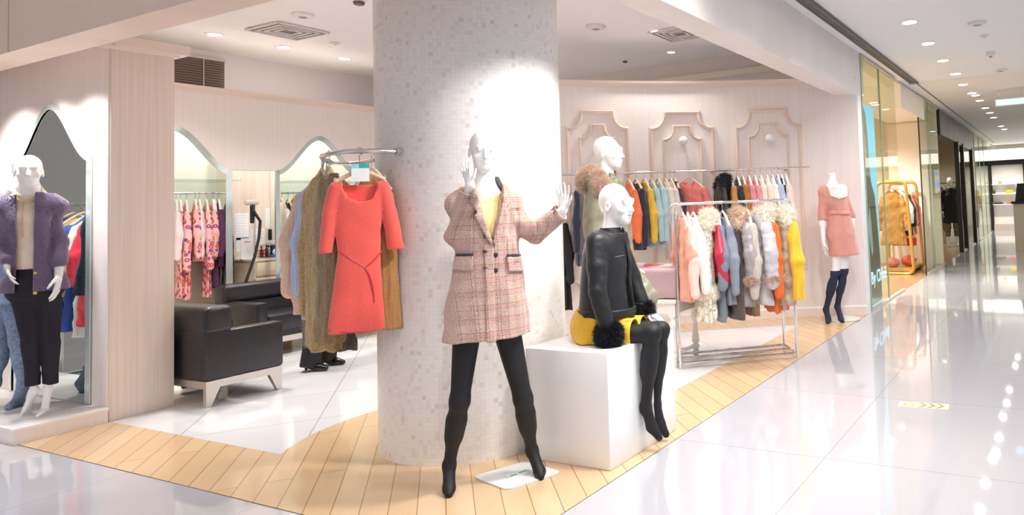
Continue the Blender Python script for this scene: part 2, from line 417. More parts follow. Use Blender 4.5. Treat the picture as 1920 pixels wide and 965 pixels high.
# shop tile set 2 mm proud, then the oak inlay around it
shop = [(-9, 3.0), (-9, 8.6), (-5.3, 8.6)]+[tuple(arc(a, .02)) for a in np.linspace(136, 112, 14)]+[(-2.11, 8.2), (-2.11, 2.115), (-6.16, 2.115), (-6.16, 3.0)]
poly_slab('floor_shop_tile', shop, -.05, .002, SHOPF)
front = [(-6.16, 2.115), (-2.11, 2.115), (-2.11, 8.2), (-2.2, 8.2)]+[tuple(arc(a, .01)) for a in np.linspace(112, 137, 16)]
front += [(-4.7, 5.9), ]+[tuple(arc(a, -.52)) for a in np.linspace(136, 116.2, 14)]+[(-2.655, 7.3), (-2.655, 4.15)]
front += [tuple(COLC+1.1*np.array([math.cos(t), math.sin(t)])) for t in np.linspace(math.radians(51), math.radians(218.5), 30)]
front += [(-4.25, 2.60), (-6.16, 2.60)]
poly_slab('floor_oak_inlay', front, -.04, .004, PLANK)
poly_slab('floor_oak_strip', [(-9, 3.0), (-7.52, 3.0), (-7.52, 8.5), (-9, 8.5)], -.04, .004, PLANK)
# left display wall: end face seen as the beige pilaster
b = MB(); b.box((-13, 2.6, 0), (-6.175, 3.0, 2.7)); struct(b.build('wall_left', W_PIL))
b = MB()
prof = [(0, 2.68), (.02, 2.68), (.03, 2.71), (.07, 2.74), (.075, 2.775), (0, 2.775)]
b.strip([[(-6.175+o, 2.3, z) for o, z in prof], [(-6.175+o, 3.0+o, z) for o, z in prof], ], True)
b.box((-6.4, 2.6, 2.70), (-6.1, 3.07, 2.775)); struct(b.build('trim_1', W_TRIM))
struct(box('wall_left_lit_face', (-13, 2.588, .1), (-6.185, 2.602, 2.72), W_WALL))  # added sheet: lighter wood tone stands in for light on this face
# front beams
struct(box('trim_2', (-14, 2.11, 2.587), (-2.105, 2.33, 3.7), BEAM_WARM))
struct(box('trim_3', (-2.35, 2.11, 2.63), (-2.105, 8.5, 3.75), BEAM))
b = MB()
for x in (-6.345, -3.9): b.box((x-.003, 2.105, 2.59), (x+.003, 2.112, 3.6))
struct(b.build('trim_4', mat('joint', 'cdbfb4', .7)))
# ceilings
struct(box('ceiling', (-9.2, 2.3, 3.4), (-2.2, 8.8, 3.5), PAINT))
struct(box('ceiling_mall', (-2.012, -8, 3.17), (9, 11.1, 3.3), mat('mall_ceiling_paint', 'eceef2', .75)))
struct(box('ceiling_mall_far', (-2.012, 11.1, 3.14), (9, 27.6, 3.3), mat('mall_ceiling_warm', 'efeae2', .75)))
struct(box('ceiling_mall_edge', (-2.16, 2.11, 3.17), (-2.008, 25.8, 3.3), PAINT))
struct(box('ceiling_front', (-14, -8, 3.62), (-2.0, 2.2, 3.7), PAINT))
b = MB()
b.box((-2.01, 2.0, 3.164), (-1.995, 25.7, 3.172)); b.box((-1.89, 2.0, 3.132), (-1.872, 25.7, 3.172))
for i in range(4): b.box((-1.985+i*.026, 2.0, 3.160), (-1.972+i*.026, 25.7, 3.169))
struct(b.build('trim_5', mat('slot_grille', '6b655f', .5, metal=.3)))
# partition with two arched openings
PX = -8.05
def ogee(y0, y1, ypk, n=30):
    out = []
    for i in range(n+1):
        y = y0+(y1-y0)*i/n; t = abs(y-ypk)/((y1-y0)/2); s = .5+.5*math.cos(math.pi*min(1, t)); out.append((y, 1.952+.437*s**.92))
    return out
A1 = ogee(3.36, 4.46, 3.91); A2 = ogee(4.92, 5.98, 5.45)
out = [(3.0, 1.952), (3.36, 1.952)]+A1[1:]+A2+[(6.4, 1.952), (6.4, 0.004), (7.2, .004), (7.2, 2.75), (3.0, 2.75)]
b = MB(); vs = b.prism(out, 0, .1)
for v in vs: y, z, d = v.co.x, v.co.y, v.co.z; v.co = (PX-d, y, z)
struct(b.build('wall_back', W_WALL, tri=True))
def ledge_strip(name, path, dirs, z, m):
    pr = [(0, z-.07), (.012, z-.07), (.016, z-.035), (.04, z-.025), (.045, z), (-.12, z), (-.12, z-.07)]
    b = MB(); b.strip([[(p[0]+d[0]*o, p[1]+d[1]*o, zz) for o, zz in pr] for p, d in zip(path, dirs)]); return struct(b.build(name, m))
ledge_strip('trim_6', [(PX, 3.0), (PX, 7.2)], [(1, 0), (1, 0)], 2.82, W_TRIM)
# bevelled mirror edging round the openings
MIR = mat('mirror', 'e9f3ef', .015, metal=1)
BEV = mat('bevel_glass', 'dce8e4', .12, metal=.55)
def bevel_band(name, pts, w, x, parent=None, m=BEV, close=True):
    """flat ring of bevelled mirror following an outline of (u, z)"""
    n = len(pts); b = MB(); c = np.mean(pts, axis=0); secs = []
    P_ = np.array(pts)
    for i in range(n):
        t = P_[(i+1) % n]-P_[i-1]; t /= np.linalg.norm(t)+1e-9; nn = np.array([-t[1], t[0]])
        secs.append((P_[i], P_[i]+nn*w))
    return secs
def arch_outline(A): 
    y0, y1 = A[0][0], A[-1][0]
    return list(A)
for nm, A, ylo in (('trim_7', A1, 0), ('trim_8', A2, 1)):
    b = MB(); full = [(A[0][0], .02)]+list(A)+[(A[-1][0], .02)]; P_ = np.array(full); n = len(P_); R = []
    for i in range(n):
        t = P_[min(i+1, n-1)]-P_[max(i-1, 0)]; t /= np.linalg.norm(t); nn = np.array([t[1], -t[0]]); o, q = P_[i], P_[i]+nn*.055
        R.append([(PX-.004, o[0], o[1]), (PX-.022, q[0], q[1]), (PX-.028, q[0], q[1]), (PX-.028, o[0], o[1])])
    b.strip(R); struct(b.build(nm, BEV))
# pier between and behind, niche backs
struct(box('wall_back_pier', (-8.72, 4.72, 0), (-8.62, 5.22, 2.75), W_PIL))  # beige copy of the wall wood: shade under the overhang put into colour
b = MB(); b.box((-8.86, 4.70, 0), (-8.6, 4.74, 2.4)); b.box((-8.86, 5.20, 0), (-8.6, 5.24, 2.4)); b.box((-8.86, 6.3, 0), (-8.15, 6.34, 2.7)); struct(b.build('wall_back_divider', mat('niche_paint', 'ece6d8', .6)))
b = MB(); b.box((-8.84, 3.0, 0), (-8.80, 4.70, 2.5)); b.box((-8.84, 5.24, 0), (-8.80, 6.3, 2.5)); struct(b.build('wall_back_niche', mat('niche_paint_2', 'e9eadf', .6)))
struct(box('wall_upper', (-9.0, 2.3, 0), (-8.9, 9, 3.42), mat('upper_wall', 'e9e6ea', .7)))
struct(box('wall_rear', (-9, 8.55, 0), (-2.4, 8.65, 3.42), mat('rear_wall', 'e3dcd8', .7)))
# curved wall
A = np.linspace(142, 110.9, 48)
b = MB(); b.strip([[(*arc(a), 0), (*arc(a), 2.78), (*arc(a, .1), 2.78), (*arc(a, .1), 0)] for a in A]); struct(b.build('wall_curved', W_WALL))
ledge_strip('trim_9', [tuple(arc(a)) for a in A], [tuple(-(arc(a, 1)-arc(a))) for a in A], 2.84, W_TRIM)
b = MB(); b.strip([[(*arc(a, -.015), .002), (*arc(a, -.015), .1), (*arc(a, -.005), .115), (*arc(a, .01), .115), (*arc(a, .01), .002)] for a in A]); struct(b.build('baseboard_curved', W_WALL))
def moulding(pts, w, n=6):
    """raised moulding following (angle, z) points on the curved wall"""
    b = MB(); q = []
    for (a0, z0), (a1, z1) in zip(pts, pts[1:]+pts[:1]):
        k = max(1, int(math.hypot((a1-a0)*.135, z1-z0)/.25))
        q += [(a0+(a1-a0)*i/k, z0+(z1-z0)*i/k) for i in range(k)]
    m = len(q); secs = []
    for i in range(m):
        u0 = np.array([q[i-1][0]*.135, q[i-1][1]]); u1 = np.array([q[(i+1) % m][0]*.135, q[(i+1) % m][1]]); c = np.array([q[i][0]*.135, q[i][1]])
        e0 = c-u0; e0 /= np.linalg.norm(e0); e1 = u1-c; e1 /= np.linalg.norm(e1); nn = np.array([-(e0+e1)[1], (e0+e1)[0]]); nn /= max(nn@nn, .3)/2 if 0 else np.linalg.norm(nn)
        nn = nn/max(.6, abs(nn@np.array([-e0[1], e0[0]])))
        sec = []
        for o, d in ((-.5, 0), (-.5, .012), (-.25, .014), (-.1, .03), (.2, .022), (.5, .012), (.5, 0)):
            p = c+nn*o*w; sec.append((*arc(p[0]/.135, -d), p[1]))
        secs.append(sec)
    b.strip(secs+[secs[0]], True, False); return b
def corner(a0, z0, a1, z1, n=7):
    """concave quarter sweep between two points"""
    out = []
    for i in range(n+1):
        t = i/n*math.pi/2; out.append((a0+(a1-a0)*(1-math.cos(t)), z0+(z1-z0)*math.sin(t)))
    return out
tn = 10
MOULD = mat('moulding_cream', 'ecd9cb', .5)
for (aL, aR, ztop, zsh, ai, zi, zis) in ((136.4, 131.35, 2.485, 2.29, 1.05, 2.33, 2.18), (129.3, 123.9, 2.47, 2.28, 1.05, 2.31, 2.15), (121.75, 116.05, 2.47, 2.27, 1.1, 2.31, 2.16)):
    for (l, r, zt, zs, zb, w, sh) in ((aL, aR, ztop, zsh, .5, .05, 1.1), (aL-ai, aR+ai, zi, zis, .68, .03, .8)):
        tl = [(l-sh*math.sin(t), zs+(zt-zs)*(1-math.cos(t))) for t in np.linspace(0, math.pi/2, 8)]
        tr = [(r+sh*math.sin(t), zs+(zt-zs)*(1-math.cos(t))) for t in np.linspace(math.pi/2, 0, 8)]
        tl = [(l, zs)]+[(l-.12-sh*math.sin(t), zs+.0+(zt-zs-.02)*(1-math.cos(t))) for t in np.linspace(0, math.pi/2, 8)]+[(l-.12-sh, zt)]
        tr = [(x, z) for x, z in [(r+l-q, z) for q, z in tl][::-1]]
        loop = tl+tr+[(r, zb+.08)]+[(r+.12+sh*.6*math.sin(t), zb+.08-.08*(1-math.cos(t))) for t in np.linspace(0, math.pi/2, 5)]
        loop += [(l-.12-sh*.6*math.sin(t), zb+.08-.08*(1-math.cos(t))) for t in np.linspace(math.pi/2, 0, 5)]+[(l, zb+.08)]
        struct(moulding(loop, w).build(f'trim_{tn}', MOULD, smooth=True)); tn += 1
# end post where the curved wall meets the mall
b = MB(); b.box((-2.33, 8.2, 0), (-2.22, 8.34, 2.63)); b.box((-2.16, 8.18, 0), (-2.108, 8.3, 2.63)); b.box((-2.33, 8.3, 0), (-2.11, 8.36, 2.63)); struct(b.build('trim_16', WHITE))
# round column clad in mosaic
t = NT('mosaic'); P(t, rough=.3)
tc = t.obj(); sp = t.n('ShaderNodeSeparateXYZ'); t.l(tc, sp.inputs[0])
an = t.math('ARCTAN2', sp.outputs[1], sp.outputs[0]); cx = t.n('ShaderNodeCombineXYZ'); t.l(t.math('MULTIPLY', an, COLR), cx.inputs[0]); t.l(sp.outputs[2], cx.inputs[1])
br = t.n('ShaderNodeTexBrick', offset=0.0, squash=1.0); br.inputs['Scale'].default_value = 1; br.inputs['Brick Width'].default_value = .0242; br.inputs['Row Height'].default_value = .0242
br.inputs['Mortar Size'].default_value = .0012; br.inputs['Mortar Smooth'].default_value = .2; br.inputs['Color1'].default_value = (0, 0, 0, 1); br.inputs['Color2'].default_value = (1, 1, 1, 1); br.inputs['Mortar'].default_value = (.3, .3, .3, 1)
t.l(cx.outputs[0], br.inputs['Vector'])
colr = t.ramp(br.outputs[0], [(0, lin('f5f4f3')), (.8, lin('f1efee')), (.96, lin('e9e6e3')), (1, lin('ddd8d4'))])
colr = t.mix(br.outputs['Fac'], colr, lin('eae8e6')); t.l(colr, t.b.inputs['Base Color']); t.bump(t.math('SUBTRACT', 1.0, br.outputs['Fac']), .25, .002)
b = MB(); b.cyl((0, 0, 0.002), (0, 0, 3.42), COLR, n=96); o = b.build('column', t.m, smooth=True, loc=(COLC[0], COLC[1], 0)); struct(o)
# ---------------------------------------------------------------- lights
LAMP = emit('lamp_glow', 'fff8ee', 14)
RING = mat('lamp_ring', 'f2f2f2', .4)
def spot(x, y, z, power, ang=110, blend=.7, col=(1, .96, .92), r=.06, to=None):
    l = bpy.data.lights.new('lamp_light', 'SPOT'); l.energy = power; l.spot_size = math.radians(ang); l.spot_blend = blend; l.shadow_soft_size = r; l.color = col
    o = bpy.data.objects.new('lamp_light', l); COL.objects.link(o); o.location = (x, y, z)
    if to is not None: o.rotation_euler = (Vector(to)-Vector((x, y, z))).to_track_quat('-Z', 'Y').to_euler()
    return o
def downlight(x, y, z, label, group, r=.065, glow=LAMP):
    e = empty('recessed_downlight', (x, y, z), 0, label, 'ceiling light', group)
    b = MB(); b.lathe([(r+.025, -.004), (r+.028, 0.006), (r, .006), (r-.003, -.008), (r+.01, -.008), (r+.025, -.004)], cap=False); b.build('trim_ring', RING, e, True)
    b = MB(); b.lathe([(r-.002, 0.0), (r-.004, .005), (.001, .006)][::-1]); b.b.faces.ensure_lookup_table(); b.build('lens', glow, e)
    return e
GS, GM = 'downlights in the shop ceiling', 'downlights in the mall ceiling'
for (x, y), lb in zip([(-8.04, 4.28), (-8.04, 5.01), (-8.04, 5.77), (-4.07, 6.81)], ['lit round downlight above the wall blind, nearest the pilaster', 'lit round downlight behind the square ceiling diffuser, second from the blind', 'lit round downlight close to the mosaic column over the back ledge', 'bright round downlight beside the slatted ceiling vent over the curved wall']):
    downlight(x, y, 3.398, lb, GS); spot(x, y, 3.36, 45, 120)
downlight(-4.48, 7.85, 3.398, 'small dim downlight in the shaded ceiling behind the curved wall', GS, .055, emit('lamp_dim', 'fff8ee', 2.5))

# unseen fill spots added to brighten the shop, above beam and behind column
for (x, y, pw, an) in ((-2.6, 5.0, 14, 110), (-4.0, 4.5, 40, 120), (-3.4, 4.6, 50, 120), (-5.6, 3.6, 15, 110), (-6.5, 3.5, 150, 130), (-6.2, 5.6, 110, 130), (-5.6, 4.6, 40, 120), (-3.0, 6.3, 28, 120)):
    spot(x, y, 3.37, pw, an, r=.15)
spot(-1.267, 3.3, 3.12, 150, 150, 1.0, r=.12, to=(-3.0, 2.55, .0))
for x in (-6.9, -6.4, -7.5): spot(x, 2.16, 2.565, 50, 125, r=.06, to=(x, 2.4, 0))
# the rest of the mall hall around the photographer
struct(box('wall_front', (-14, -8.2, 0), (9, -8, 3.7), mat('hall_wall', 'e8e4de', .7))); struct(box('wall_hall_left', (-14.2, -8, 0), (-14, 2.6, 3.7), mat('hall_wall', 'e8e4de', .7)))
for x in (-9, -5.5, -2.0): spot(x, -5.5, 3.55, 160, 150); spot(x, -1.5, 3.55, 40, 140)  # unseen spots added to light the hall walls and fill the left front
# ---------------------------------------------------------------- shops along the mall
FX = -2.105
CLEAR = glass('shop_glass', 'f8f9f0', .04)
CLEAR2 = glass('shop_glass_green', 'eef4ec', .06)
GWALL = mat('beige_wall', 'e9e0c6', .7)
GWALL2 = mat('taupe_wall', 'b9a98e', .7)
DARK = mat('dark_frame', '2a2522', .4)
FASC = wood('dark_fascia', '5a5450', '6c6661', (2, 2, 4), .35)
GOLD = mat('gold_frame', 'c89a4a', .35, metal=.35)
struct(box('wall_beyond', (-6.6, 8.66, 0), (-6.5, 28, 3.3), GWALL))
struct(box('wall_beyond_near', (-6.5, 8.655, 0), (-2.35, 8.7, 3.3), GWALL))
struct(box('wall_beyond_middle', (-6.5, 14.42, 0), (-2.13, 14.55, 3.3), GWALL))
struct(box('wall_beyond_far', (-6.5, 21.1, 0), (-2.13, 21.25, 3.3), GWALL2))
struct(box('ceiling_beyond', (-6.6, 8.5, 3.12), (-2.12, 27.6, 3.2), mat('beyond_ceiling', 'ece6d2', .8)))
struct(box('floor_beyond', (-6.6, 8.66, -.05), (FX, 21.2, .004), wood('walnut_floor', '9a7a58', 'ab8c68', (2, 30, 1), .25)))
struct(box('wall_cream_return', (-2.95, 13.6, 0), (-2.2, 13.8, 2.8), mat('cream_return', 'f6e6da', .6)))
wn = 1
def pane(y0, y1, z0=.03, z1=3.13, m=CLEAR, edge=None):
    global wn
    e = empty(f'window_{wn}', (FX, y0, 0)); struct(e); wn += 1
    box('glass_pane', (-.006, 0, z0), (.006, y1-y0, z1), m, e)
    b = MB(); b.box((-.02, 0, 0), (.02, y1-y0, .03)); b.box((-.02, 0, z1), (.02, y1-y0, z1+.03)); b.build('rail', mat('pane_rail', 'cfcab8', .4), e)
    if edge is not None:
        b = MB(); b.box((-.012, -.006, 0), (.012, .006, z1)); b.build('edge_strip', edge, e)
SEAM = mat('pane_seam', '9fb0a0', .3)
pane(8.36, 9.33, edge=SEAM); pane(9.34, 10.35, edge=SEAM)
pane(12.27, 13.28, edge=DARK, m=CLEAR2); pane(13.3, 14.3, edge=SEAM, m=CLEAR2)
for y0, y1 in ((17.3, 18.25), (18.3, 20.3)): pane(y0, y1, .03, 2.6, edge=DARK, m=CLEAR2)
for y0, y1 in ((21.3, 22.7), (22.72, 24.1), (24.12, 25.5)): pane(y0, y1, edge=SEAM, m=CLEAR2)
b = MB(); b.box((FX-.05, 17.22, 0), (FX+.05, 17.3, 2.65)); b.box((FX-.05, 18.22, 0), (FX+.05, 18.3, 2.65)); b.box((FX-.05, 20.3, 0), (FX+.05, 20.4, 2.65)); struct(b.build('door_1', DARK))
# white bulkhead over the first entrance, dark fascia of the next shop
struct(box('trim_17', (-2.75, 10.77, 2.75), (-2.09, 12.85, 3.13), mat('bulkhead', 'f3e8d8', .5)))
struct(box('trim_18', (FX-.3, 14.6, 2.62), (FX+.03, 20.85, 3.12), FASC))
struct(box('trim_19', (FX-.3, 14.56, 2.6), (FX+.035, 14.62, 3.13), DARK))
# end of the mall
struct(box('wall_end', (-7, 27.5, 0), (9, 27.7, 3.3), mat('end_wall', 'f2ece2', .6)))
struct(box('trim_20', (-2.6, 27.4, 2.4), (4, 27.5, 2.56), DARK))
b = MB(); b.box((-1.06, 27.4, 0), (-.9, 27.5, 2.42)); b.box((-2.26, 27.4, 0), (-2.14, 27.5, 2.42)); struct(b.build('trim_21', DARK))
struct(box('trim_22', (-2.14, 27.3, 0), (-1.06, 27.5, .22), mat('plinth', 'cbbfb2', .6)))
e = empty('illuminated_fascia', (-.5, 27.35, 2.57), 0, 'long white lit fascia box above the black band at the mall end', 'sign')
box('housing', (-2.2, 0, 0), (4, .14, .42), mat('sign_housing', 'dddddd', .5), e); box('lit_panel', (-2.18, -.012, .02), (3.98, 0, .4), emit('sign_glow', 'fffaf0', 1.6), e)
sh = [(1.70, 'upper'), (1.34, 'middle'), (.96, 'lower')]
for (z, w) in sh:
    tag(box('display_shelf', (-2.14, 27.2, z-.025), (-1.35, 27.5, z), WHITE), f'{w} white shelf in the lit niche at the mall end', 'shelf', 'shelves in the far niche')
def bag(name, x, z, w, h, d, c, lab, y=27.32):
    e = empty(name, (x, y, z), 0, lab, 'bag', 'bags on the far shelves'); m = mat('bag_'+c, c, .5)
    box('body', (-w/2, -d/2, 0), (w/2, d/2, h), m, e, .012)
    b = MB(); b.tube([(w*.3*math.cos(t), 0, h-.005+h*.45*math.sin(t)) for t in np.linspace(0, math.pi, 9)], .006, 6); b.build('handle', m, e, True)
bag('handbag', -1.86, 1.70, .12, .09, .08, 'd98a4a', 'small orange handbag on the upper shelf of the far niche')
bag('handbag', -1.55, 1.70, .12, .12, .08, 'e8e4da', 'small ivory handbag on the upper shelf of the far niche')
bag('handbag', -2.08, 1.34, .10, .12, .08, '4a3a30', 'dark brown handbag at the end of the middle far shelf')
bag('handbag', -1.55, 1.34, .26, .13, .1, 'b9ad2c', 'yellow green handbag on the middle shelf of the far niche')
bag('clutch_bag', -1.95, .96, .32, .06, .1, '2a2624', 'flat black clutch on the lower shelf of the far niche')
bag('clutch_bag', -1.52, .96, .28, .06, .1, 'e0483c', 'flat red clutch on the lower shelf of the far niche')
e = empty('video_screen', (-.55, 27.36, 1.4), 0, 'tall lit blue screen in a black frame at the mall end', 'screen')
box('bezel', (-.42, 0, 0), (.6, .06, 1.0), BLACK, e)
t = NT('screen_picture'); nz = t.n('ShaderNodeTexNoise', i_Scale=4.0); t.l(t.obj(), nz.inputs[0]); cc = t.ramp(nz.outputs[0], [(.35, lin('6f9be0')), (.5, lin('a9c4f0')), (.62, lin('e9c9b4')), (.75, lin('3a3342'))]); t.l(cc, t.b.inputs['Base Color']); t.l(cc, t.b.inputs['Emission Color']); t.b.inputs['Emission Strength'].default_value = .8
box('display', (-.36, -.006, .05), (.55, 0, .95), t.m, e)
e = empty('service_counter', (-.94, 17.62, 0), 0, 'beige service counter with a black top beside the mall aisle', 'counter')
box('cabinet', (0, 0, 0.002), (2.6, .6, 1.1), mat('counter_front', 'd6cbb2', .4), e); box('worktop', (-.04, -.03, 1.1), (2.6, .64, 1.16), BLACK, e)
b = MB(); vs = b.prism([(0, 0), (.55, 0), (.55, .42), (.06, .42)], 0, .04)
for v in vs: v.co = Vector((v.co.x, v.co.z, v.co.y))
o = tag(b.build('monitor_back', BLACK, loc=(-.9, 17.8, 1.16)), 'black monitor seen from behind on the beige counter', 'monitor')
# poster and lettering at the glass
e = empty('light_box_poster', (-2.135, 8.4, .006), 0, 'tall sky blue fashion poster behind the shop glass', 'poster')
box('panel', (-.03, 0, 0), (0, .7, 2.56), emit('poster_sky', '7cc2ee', .5), e)
def flat_poly(name, pts, x0, x1, m, par):
    b = MB(); vs = b.prism(pts, x0, x1)
    for v in vs: y, z, x = v.co.x, v.co.y, v.co.z; v.co = (x, y, z+.24)
    return b.build(name, m, par, tri=True)
flat_poly('printed_hair', [(0, 1.05), (.02, 2.25), (.13, 2.28), (.24, 2.2), (.30, 1.9), (.33, 1.5), (.40, 1.2), (.36, .95)], 0, .002, mat('print_hair', 'b9a89a', .4), e)
flat_poly('printed_coat_reflection', [(0, -.2), (0, 1.2), (.12, 1.42), (.3, 1.4), (.52, 1.15), (.6, .7), (.66, .3), (.66, -.2)], 0, .003, mat('print_coat_reflection', '6f6a62', .4), e)  # grey coat print widened; also stands in for reflections on the lower glass
flat_poly('printed_face', [(.1+.075*math.cos(t), 1.75+.2*math.sin(t)) for t in np.linspace(0, 2*math.pi, 18)[:-1]], .002, .004, mat('print_face', 'd9cfc8', .4), e)
flat_poly('printed_blouse', [(.1, .75), (.2, 1.05), (.26, .8), (.3, .45), (.22, .4)], .003, .005, mat('print_blouse', 'a9dcf0', .4), e)
def text(s, size, m, name, loc, rot, ext=.003):
    cu = bpy.data.curves.new(name, 'FONT'); cu.body = s; cu.size = size; cu.extrude = ext
    o = bpy.data.objects.new(name, cu); COL.objects.link(o); bpy.context.view_layer.update()
    me = bpy.data.meshes.new_from_object(o.evaluated_get(bpy.context.evaluated_depsgraph_get())); bpy.data.objects.remove(o)
    return link(name, me, m, None, loc=loc, rot=rot)
tag(text('By Chloé', .22, emit('letter_blue', 'bfe6f2', .25), 'shop_lettering', (FX+.012, 8.37, .32), (math.radians(90), 0, math.radians(90))), 'pale blue shop lettering low on the glass front', 'sign')
# rounded gold clothes racks in the first shop
def gold_rack(name, x0, x1, y0, y1, h, lab, shelf=True):
    e = empty(name, ((x0+x1)/2, (y0+y1)/2, .004), 0, lab, 'clothes rack'); w, d = (x1-x0)/2, (y1-y0)/2
    def loop(y):
        pts = []; r = .1; tw = w*.8
        for cx, cz, a0 in ((w-r, r, -90), (tw-r, h-r, 0), (-tw+r, h-r, 90), (-w+r, r, 180)):
            pts += [(cx+r*math.cos(math.radians(a0+a)), y, cz+r*math.sin(math.radians(a0+a))+.02) for a in range(0, 91, 18)]
        return pts
    for y in (-d, d): b = MB(); b.tube(loop(y), .03, 8, True); b.build('side_frame', GOLD, e, True)
    b = MB(); b.tube([(0, -d, h-.02), (0, d, h-.02)], .014, 8); b.build('hanging_rail', GOLD, e, True)
    if shelf: box('shelf', (-w+.04, -d, .06), (w-.04, d, .11), GOLD, e)
    return e
gold_rack('gold_frame_rack', -2.98, -2.33, 12.35, 13.35, 1.62, 'gold rounded frame clothes rack in the doorway of the glass shop')
gold_rack('gold_frame_rack', -4.35, -3.55, 13.4, 14.2, 1.78, 'gold rounded frame rack deeper inside the glass shop behind the pane')
e = empty('storage_cabinet', (-3.75, 12.9, .004), 0, 'low white cabinet with dark slots inside the glass shop', 'cabinet')
box('carcass', (-.3, -.2, 0), (.3, .2, .75), mat('cab_white', 'efe9d8', .5), e, .01)
for z in (.6, .5): box('drawer_slot', (-.26, -.205, z), (.26, -.19, z+.03), DARK, e)
b = MB(); b.tube([(-3.3, 20.9, 1.72), (-2.3, 20.9, 1.72)], .015); b.tube([(-3.25, 20.9, .004), (-3.25, 20.9, 1.72)], .015); b.tube([(-2.33, 20.9, .004), (-2.33, 20.9, 1.72)], .015)
tag(b.build('clothes_rack', DARK, smooth=True), 'dark metal rail with black clothes in the taupe shop', 'clothes rack')
tag(box('display_plinth', (-2.9, 20.4, .004), (-2.45, 20.8, .62), WHITE, None, .01), 'white plinth beside the mannequin in the long black coat', 'plinth')
# mall ceiling lights and fittings
pts = [(1705, 41), (1740, 81), (1768, 113), (1792, 138), (1806, 158), (1822, 174), (1829, 178), (1837, 188), (1847, 202), (1856, 211), (1863, 220), (1877, 236), (1883, 242)]
nm = ['nearest', 'second', 'third', 'fourth', 'fifth', 'sixth', 'seventh', 'eighth', 'ninth', 'tenth', 'eleventh', 'twelfth', 'farthest']
for (px, py), w in zip(pts, nm):
    z = 3.168 if py < 150 else 3.138; p = onz(px, py, z); far = p[1] > 12
    downlight(p[0], p[1], z, f'{w} lit downlight of the mall ceiling row, counting from the photo top', GM, .075)
    if not far: spot(p[0], p[1], z-.04, 40, 130, r=.08)
for y in (1.4, 2.6, 3.75, 4.9, 6.03): downlight(-1.267, y, 3.168, 'lit downlight of the mall ceiling row above the aisle', GM, .075); spot(-1.267, y, 3.12, 48, 130, r=.08)
def disc(px, py, z, r, h, name, lab, cat, m):
    p = onz(px, py, z); e = empty(name, (p[0], p[1], z), 0, lab, cat)
    b = MB(); b.lathe([(r*.5, -h), (r*.9, -h*.8), (r, -.004), (r*1.0, 0)]); b.build('cover', m, e, True)
    b = MB(); b.lathe([(r*.25, -h*1.25), (r*.4, -h), (r*.4, -h*.5)], n=16); b.build('sensor', mat('sensor_grey', '9a9aa0', .5), e, True)
DISC = mat('detector_white', 'dcdcdc', .5)
disc(1832, 42, 3.17, .1, .03, 'smoke_detector', 'round white detector on the bright mall ceiling near the photo top', 'smoke detector', DISC)
disc(1845, 66, 3.17, .05, .02, 'ceiling_sprinkler', 'small flat disc below the round detector on the mall ceiling', 'sprinkler', DISC)
disc(1857, 97, 3.17, .06, .06, 'ceiling_camera', 'small dome camera on the mall ceiling beside the third downlight', 'camera', DISC)
disc(1876, 130, 3.17, .1, .03, 'smoke_detector', 'round detector near the ceiling joint of the mall', 'smoke detector', DISC)
disc(1117, 49, 3.398, .11, .035, 'smoke_detector', 'round white speaker disc on the shop ceiling near the slatted vent', 'speaker', DISC)
disc(568, 27, 3.398, .1, .03, 'ceiling_speaker', 'pale round disc on the shop ceiling above the square diffuser', 'speaker', mat('disc_pale', 'e9e6e8', .6))
disc(628, 80, 3.398, .05, .02, 'ceiling_sprinkler', 'small disc on the shop ceiling between two downlights', 'sprinkler', DISC)
disc(673, 4, 3.398, .05, .03, 'ceiling_sprinkler', 'small dark sprinkler on the shop ceiling beside the column top', 'sprinkler', mat('dark_cap', '6a625c', .5))
disc(1172, 115, 3.398, .035, .02, 'ceiling_sprinkler', 'small dark hole fitting in the shaded ceiling near the column', 'sprinkler', mat('dark_cap', '6a625c', .5))
for (px, py), lab in (((540, 57), 'square slatted air diffuser on the shop ceiling'), ((1275, 62), 'square slatted air vent on the ceiling over the curved wall')):
    p = onz(px, py, 3.398); e = empty('ceiling_vent', (p[0], p[1], 3.398), 0, lab, 'air vent')
    b = MB()
    for i in range(4):
        r0 = .27-i*.06
        for sx, sy, lx, ly in ((1, 0, .012, r0), (-1, 0, .012, r0), (0, 1, r0, .012), (0, -1, r0, .012)):
            b.box((sx*r0-lx, sy*r0-ly, -.02-.0*i), (sx*r0+lx, sy*r0+ly, -.002))
    b.build('louvre', mat('vent_white', 'd9d6d8', .5), e); box('duct_face', (-.26, -.26, -.006), (.26, .26, -.001), mat('vent_dark', '6d6660', .7), e)
p = onz(1895, 192, 2.9)
e = empty('exit_sign', (p[0], p[1], 2.85), 0, 'small pale blue lit sign hanging from the mall ceiling', 'sign')
box('housing', (-.25, -.03, 0), (.25, .03, .12), mat('sign_frame', 'cfd6de', .4), e); box('lit_face', (-.23, -.034, .012), (.23, -.03, .108), emit('sign_blue', 'a8cdf2', .9), e)
for x in (-.18, .18): b = MB(); b.cyl((x, 0, .12), (x, 0, .3), .006, n=8); b.build('hanger_rod', CHROME, e)
# floor arrow sign
e = empty('floor_sign', (-.87, 4.7, .0005), math.radians(5), 'flat cream emergency arrow plate set in the mall floor', 'floor sign')
box('plate', (-.16, -.06, 0), (.16, .06, .003), mat('glow_cream', 'e8e0bc', .5), e)
for i in range(3):
    x = -.03+i*.055; b = MB(); b.prism([(x, .05), (x+.02, .05), (x+.055, 0), (x+.02, -.05), (x, -.05), (x+.035, 0)], .003, .0042); b.build('arrow', mat('arrow_olive', '9c9468', .5), e, tri=True)
for x in (-.115, -.07): box('printed_block', (x-.014, -.035, .003), (x+.014, .035, .004), mat('print_olive', 'c2b98e', .5), e)
